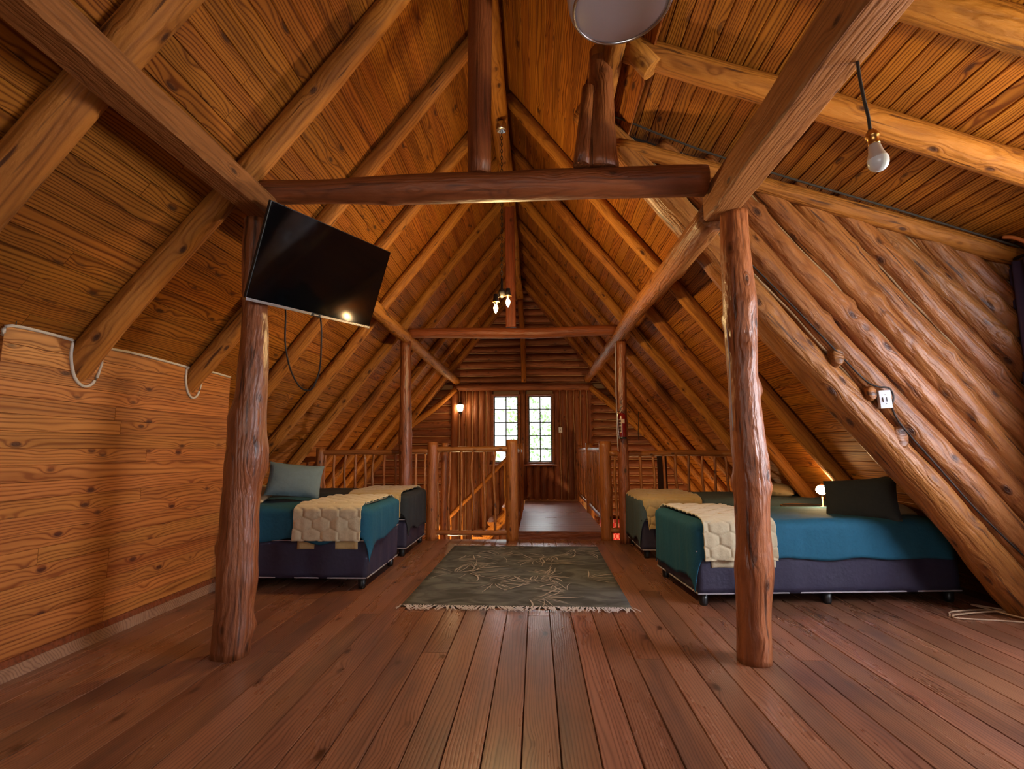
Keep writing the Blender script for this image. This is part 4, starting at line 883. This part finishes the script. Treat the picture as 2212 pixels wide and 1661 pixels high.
# ------------------------------------------------------------------ switch plates
sw = empty('light_switch', (2.32, 3.47, 1.425), label='white double light switch on the diagonal log wall', cat='switch')
TS = Matrix.Translation((2.33, YC - .185, 1.425)) @ Matrix.Rotation(R(-8), 4, 'Z') @ Matrix.Rotation(R(-3), 4, 'Y')
obj('plate', bevel(boxes((-.036, .036, -.006, .03, -.06, .06)), .003), 'white', sw, mw=TS)
for q in (-.010, .013):
    obj('toggle', boxes((q - .007, q + .007, -.014, -.005, -.016, .012)), 'white', sw, mw=TS); obj('toggle_slot', boxes((q - .009, q - .007, -.0068, -.0058, -.018, .014)), 'iron', sw, mw=TS)
for q in (-.030, .030): lathe('screw', [(0, .0), (.003, 0), (.003, .002), (0, .003)], 'chrome', sw, TS @ Matrix.Translation((0, -.006, q)) @ Matrix.Rotation(R(90), 4, 'X'), 10)
s2 = empty('light_switch', (.50, 10.36, 1.49), label='small white switch plate right of the gable windows', cat='switch')
T10 = Matrix.Translation((.495, 10.36, 1.49)); obj('plate', bevel(boxes((-.036, .036, -.006, .01, -.055, .055)), .003), 'white', s2, mw=T10); obj('toggle', boxes((-.01, .012, -.012, -.005, -.016, .016)), 'piping', s2, mw=T10)

def vfn(u, v): return (.028 * math.sin(u * 46) + .01 * noise.noise((u * 9, v * 3, 1)), -u * .62, -v * 2.24)
tag(obj('curtain', solid(grid(90, 8, vfn), .004), 'violet', mw=Matrix.Translation((3.285, YC - .12, 2.36))), 'dark violet curtain hanging in the right dormer corner', 'curtain')
tag(tube('curtain_rod', [(3.285, 1.2, 2.385), (3.285, 2.4, 2.385), (3.285, YC - .06, 2.385)], .011, 'iron'), 'dark curtain rod along the right dormer wall', 'curtain rod')
# ------------------------------------------------------------------ cables
tag(tube('cable', [(.60, 3.46, 3.50), (1.2, 3.46, 3.22), (1.8, 3.46, 2.99), (2.5, 3.46, 2.74), (3.28, 3.46, 2.45)], .007, 'cord'), 'black cable pinned under the dormer ceiling edge', 'cable')
cy = YC - .165
tag(tube('cable', [(1.42, cy, 2.50), (1.75, cy, 2.12), (2.05, cy, 1.76), (2.22, cy, 1.56), (2.29, cy - .02, 1.51), (2.36, cy - .02, 1.50), (2.385, cy - .02, 1.44), (2.37, cy - .02, 1.36), (2.44, cy, 1.24), (2.62, cy, 1.0), (2.85, cy, .70), (3.1, cy, .42)], .006, 'cord'), 'dark cable along the diagonal logs round the light switch', 'cable')
tag(tube('cable', [(1.075, 2.85, 1.82), (1.076, 2.84, 1.6), (1.073, 2.84, 1.4), (1.074, 2.84, 1.2)], .003, 'piping'), 'thin pale cable down the left side of the right log post', 'cable')
tag(tube('cable', [(.985, 6.2, 2.4), (.975, 6.19, 1.6), (.975, 6.18, 1.2), (.98, 6.18, 1.08)], .006, 'piping'), 'pale conduit on the post with the extinguisher', 'cable')
rp = [(2.66, 3.70, .006), (2.75, 3.79, .006), (3.02, 3.83, .006), (3.18, 3.70, .008), (3.28, 3.62, .012), (3.22, 3.50, .012), (2.95, 3.60, .006), (2.70, 3.64, .006), (2.66, 3.67, .007), (2.72, 3.71, .010), (3.02, 3.76, .018), (3.20, 3.68, .018), (3.08, 3.60, .018), (2.98, 3.85, .02), (3.0, 3.93, .012), (3.12, 3.75, .02), (3.3, 3.55, .02)]
tag(tube('cable', [(a_ + .05, b_ - .05, c_) for a_, b_, c_ in rp], .0055, 'wcord', per=8), 'loosely coiled beige cable on the floor at far right', 'cable')
op = [(3.20, YC - .2, 2.53), (3.24, YC - .25, 2.50), (3.31, YC - .3, 2.42)]
tag(tube('conduit', op, .013, 'conduit'), 'short curved orange conduit in the upper right corner', 'pipe')

tag(tube('hanging_chain', [(1.92, 9.6, 1.90), (1.915, 9.6, 1.65), (1.90, 9.6, 1.42), (1.905, 9.6, 1.25)], .007, 'iron'), 'thin dark chain hanging from a rafter right of the extinguisher', 'chain')
tag(tube('wire', [(-2.56, 2.34, 1.72), (-2.55, 2.33, 1.80), (-2.50, 2.28, 1.90), (-2.42, 2.25, 2.02)], .0022, 'cord'), 'thin dark wire rising from the near top corner of the board partition', 'wire')
# ------------------------------------------------------------------ lower floor cloth
def cfn(u, v): return (u * .8, .03 * math.sin(u * 40), -v * 1.2)
tag(obj('curtain', solid(grid(60, 4, cfn), .004), 'check', mw=Matrix.Translation((1.22, 10.22, -.25))), 'red and white checked curtain glimpsed below the right railing', 'curtain')

# ------------------------------------------------------------------ trees outside the gable windows
def tree(x, y, h, r, label, sd):
    t = empty('tree', (x, y, -3.5), label=label, cat='tree'); rnd = random.Random(sd)
    log('trunk', [(x, y, -3.5), (x + .1, y, h * .5 - 3.5), (x - .1, y, h - 3.5)], [.22, .16, .06], 'bark', t, .08, .1, 10, .5)
    bm = bmesh.new()
    for _ in range(5200):
        a_, b_, q = rnd.uniform(0, 6.28), rnd.uniform(-1, 1), rnd.random() ** .4
        c = Vector((math.cos(a_) * math.sqrt(1 - b_ * b_), math.sin(a_) * math.sqrt(1 - b_ * b_), b_)) * q
        if noise.noise(c * 2.2 + Vector((sd, 0, 0))) < -.02: continue
        c = Vector((x + c.x * r, y + c.y * r, h * .62 - 3.5 + c.z * r * 1.5)); s = rnd.uniform(.05, .12)
        d1 = Vector((rnd.gauss(0, 1), rnd.gauss(0, 1), rnd.gauss(0, 1))).normalized(); d2 = d1.cross(Vector((rnd.gauss(0, 1), .3, rnd.gauss(0, 1)))).normalized()
        bm.faces.new([bm.verts.new(c + d1 * s), bm.verts.new(c + d2 * s * .6), bm.verts.new(c - d1 * s), bm.verts.new(c - d2 * s * .6)])
    obj('foliage', bm, 'leaf', t, mw=Matrix.Identity(4))['kind'] = 'stuff'
tree(-2.9, 17, 9.0, 2.6, 'sunlit tree seen through the left gable window', 3)
tree(1.5, 20.5, 9.5, 2.8, 'sunlit tree seen through the right gable window', 8)
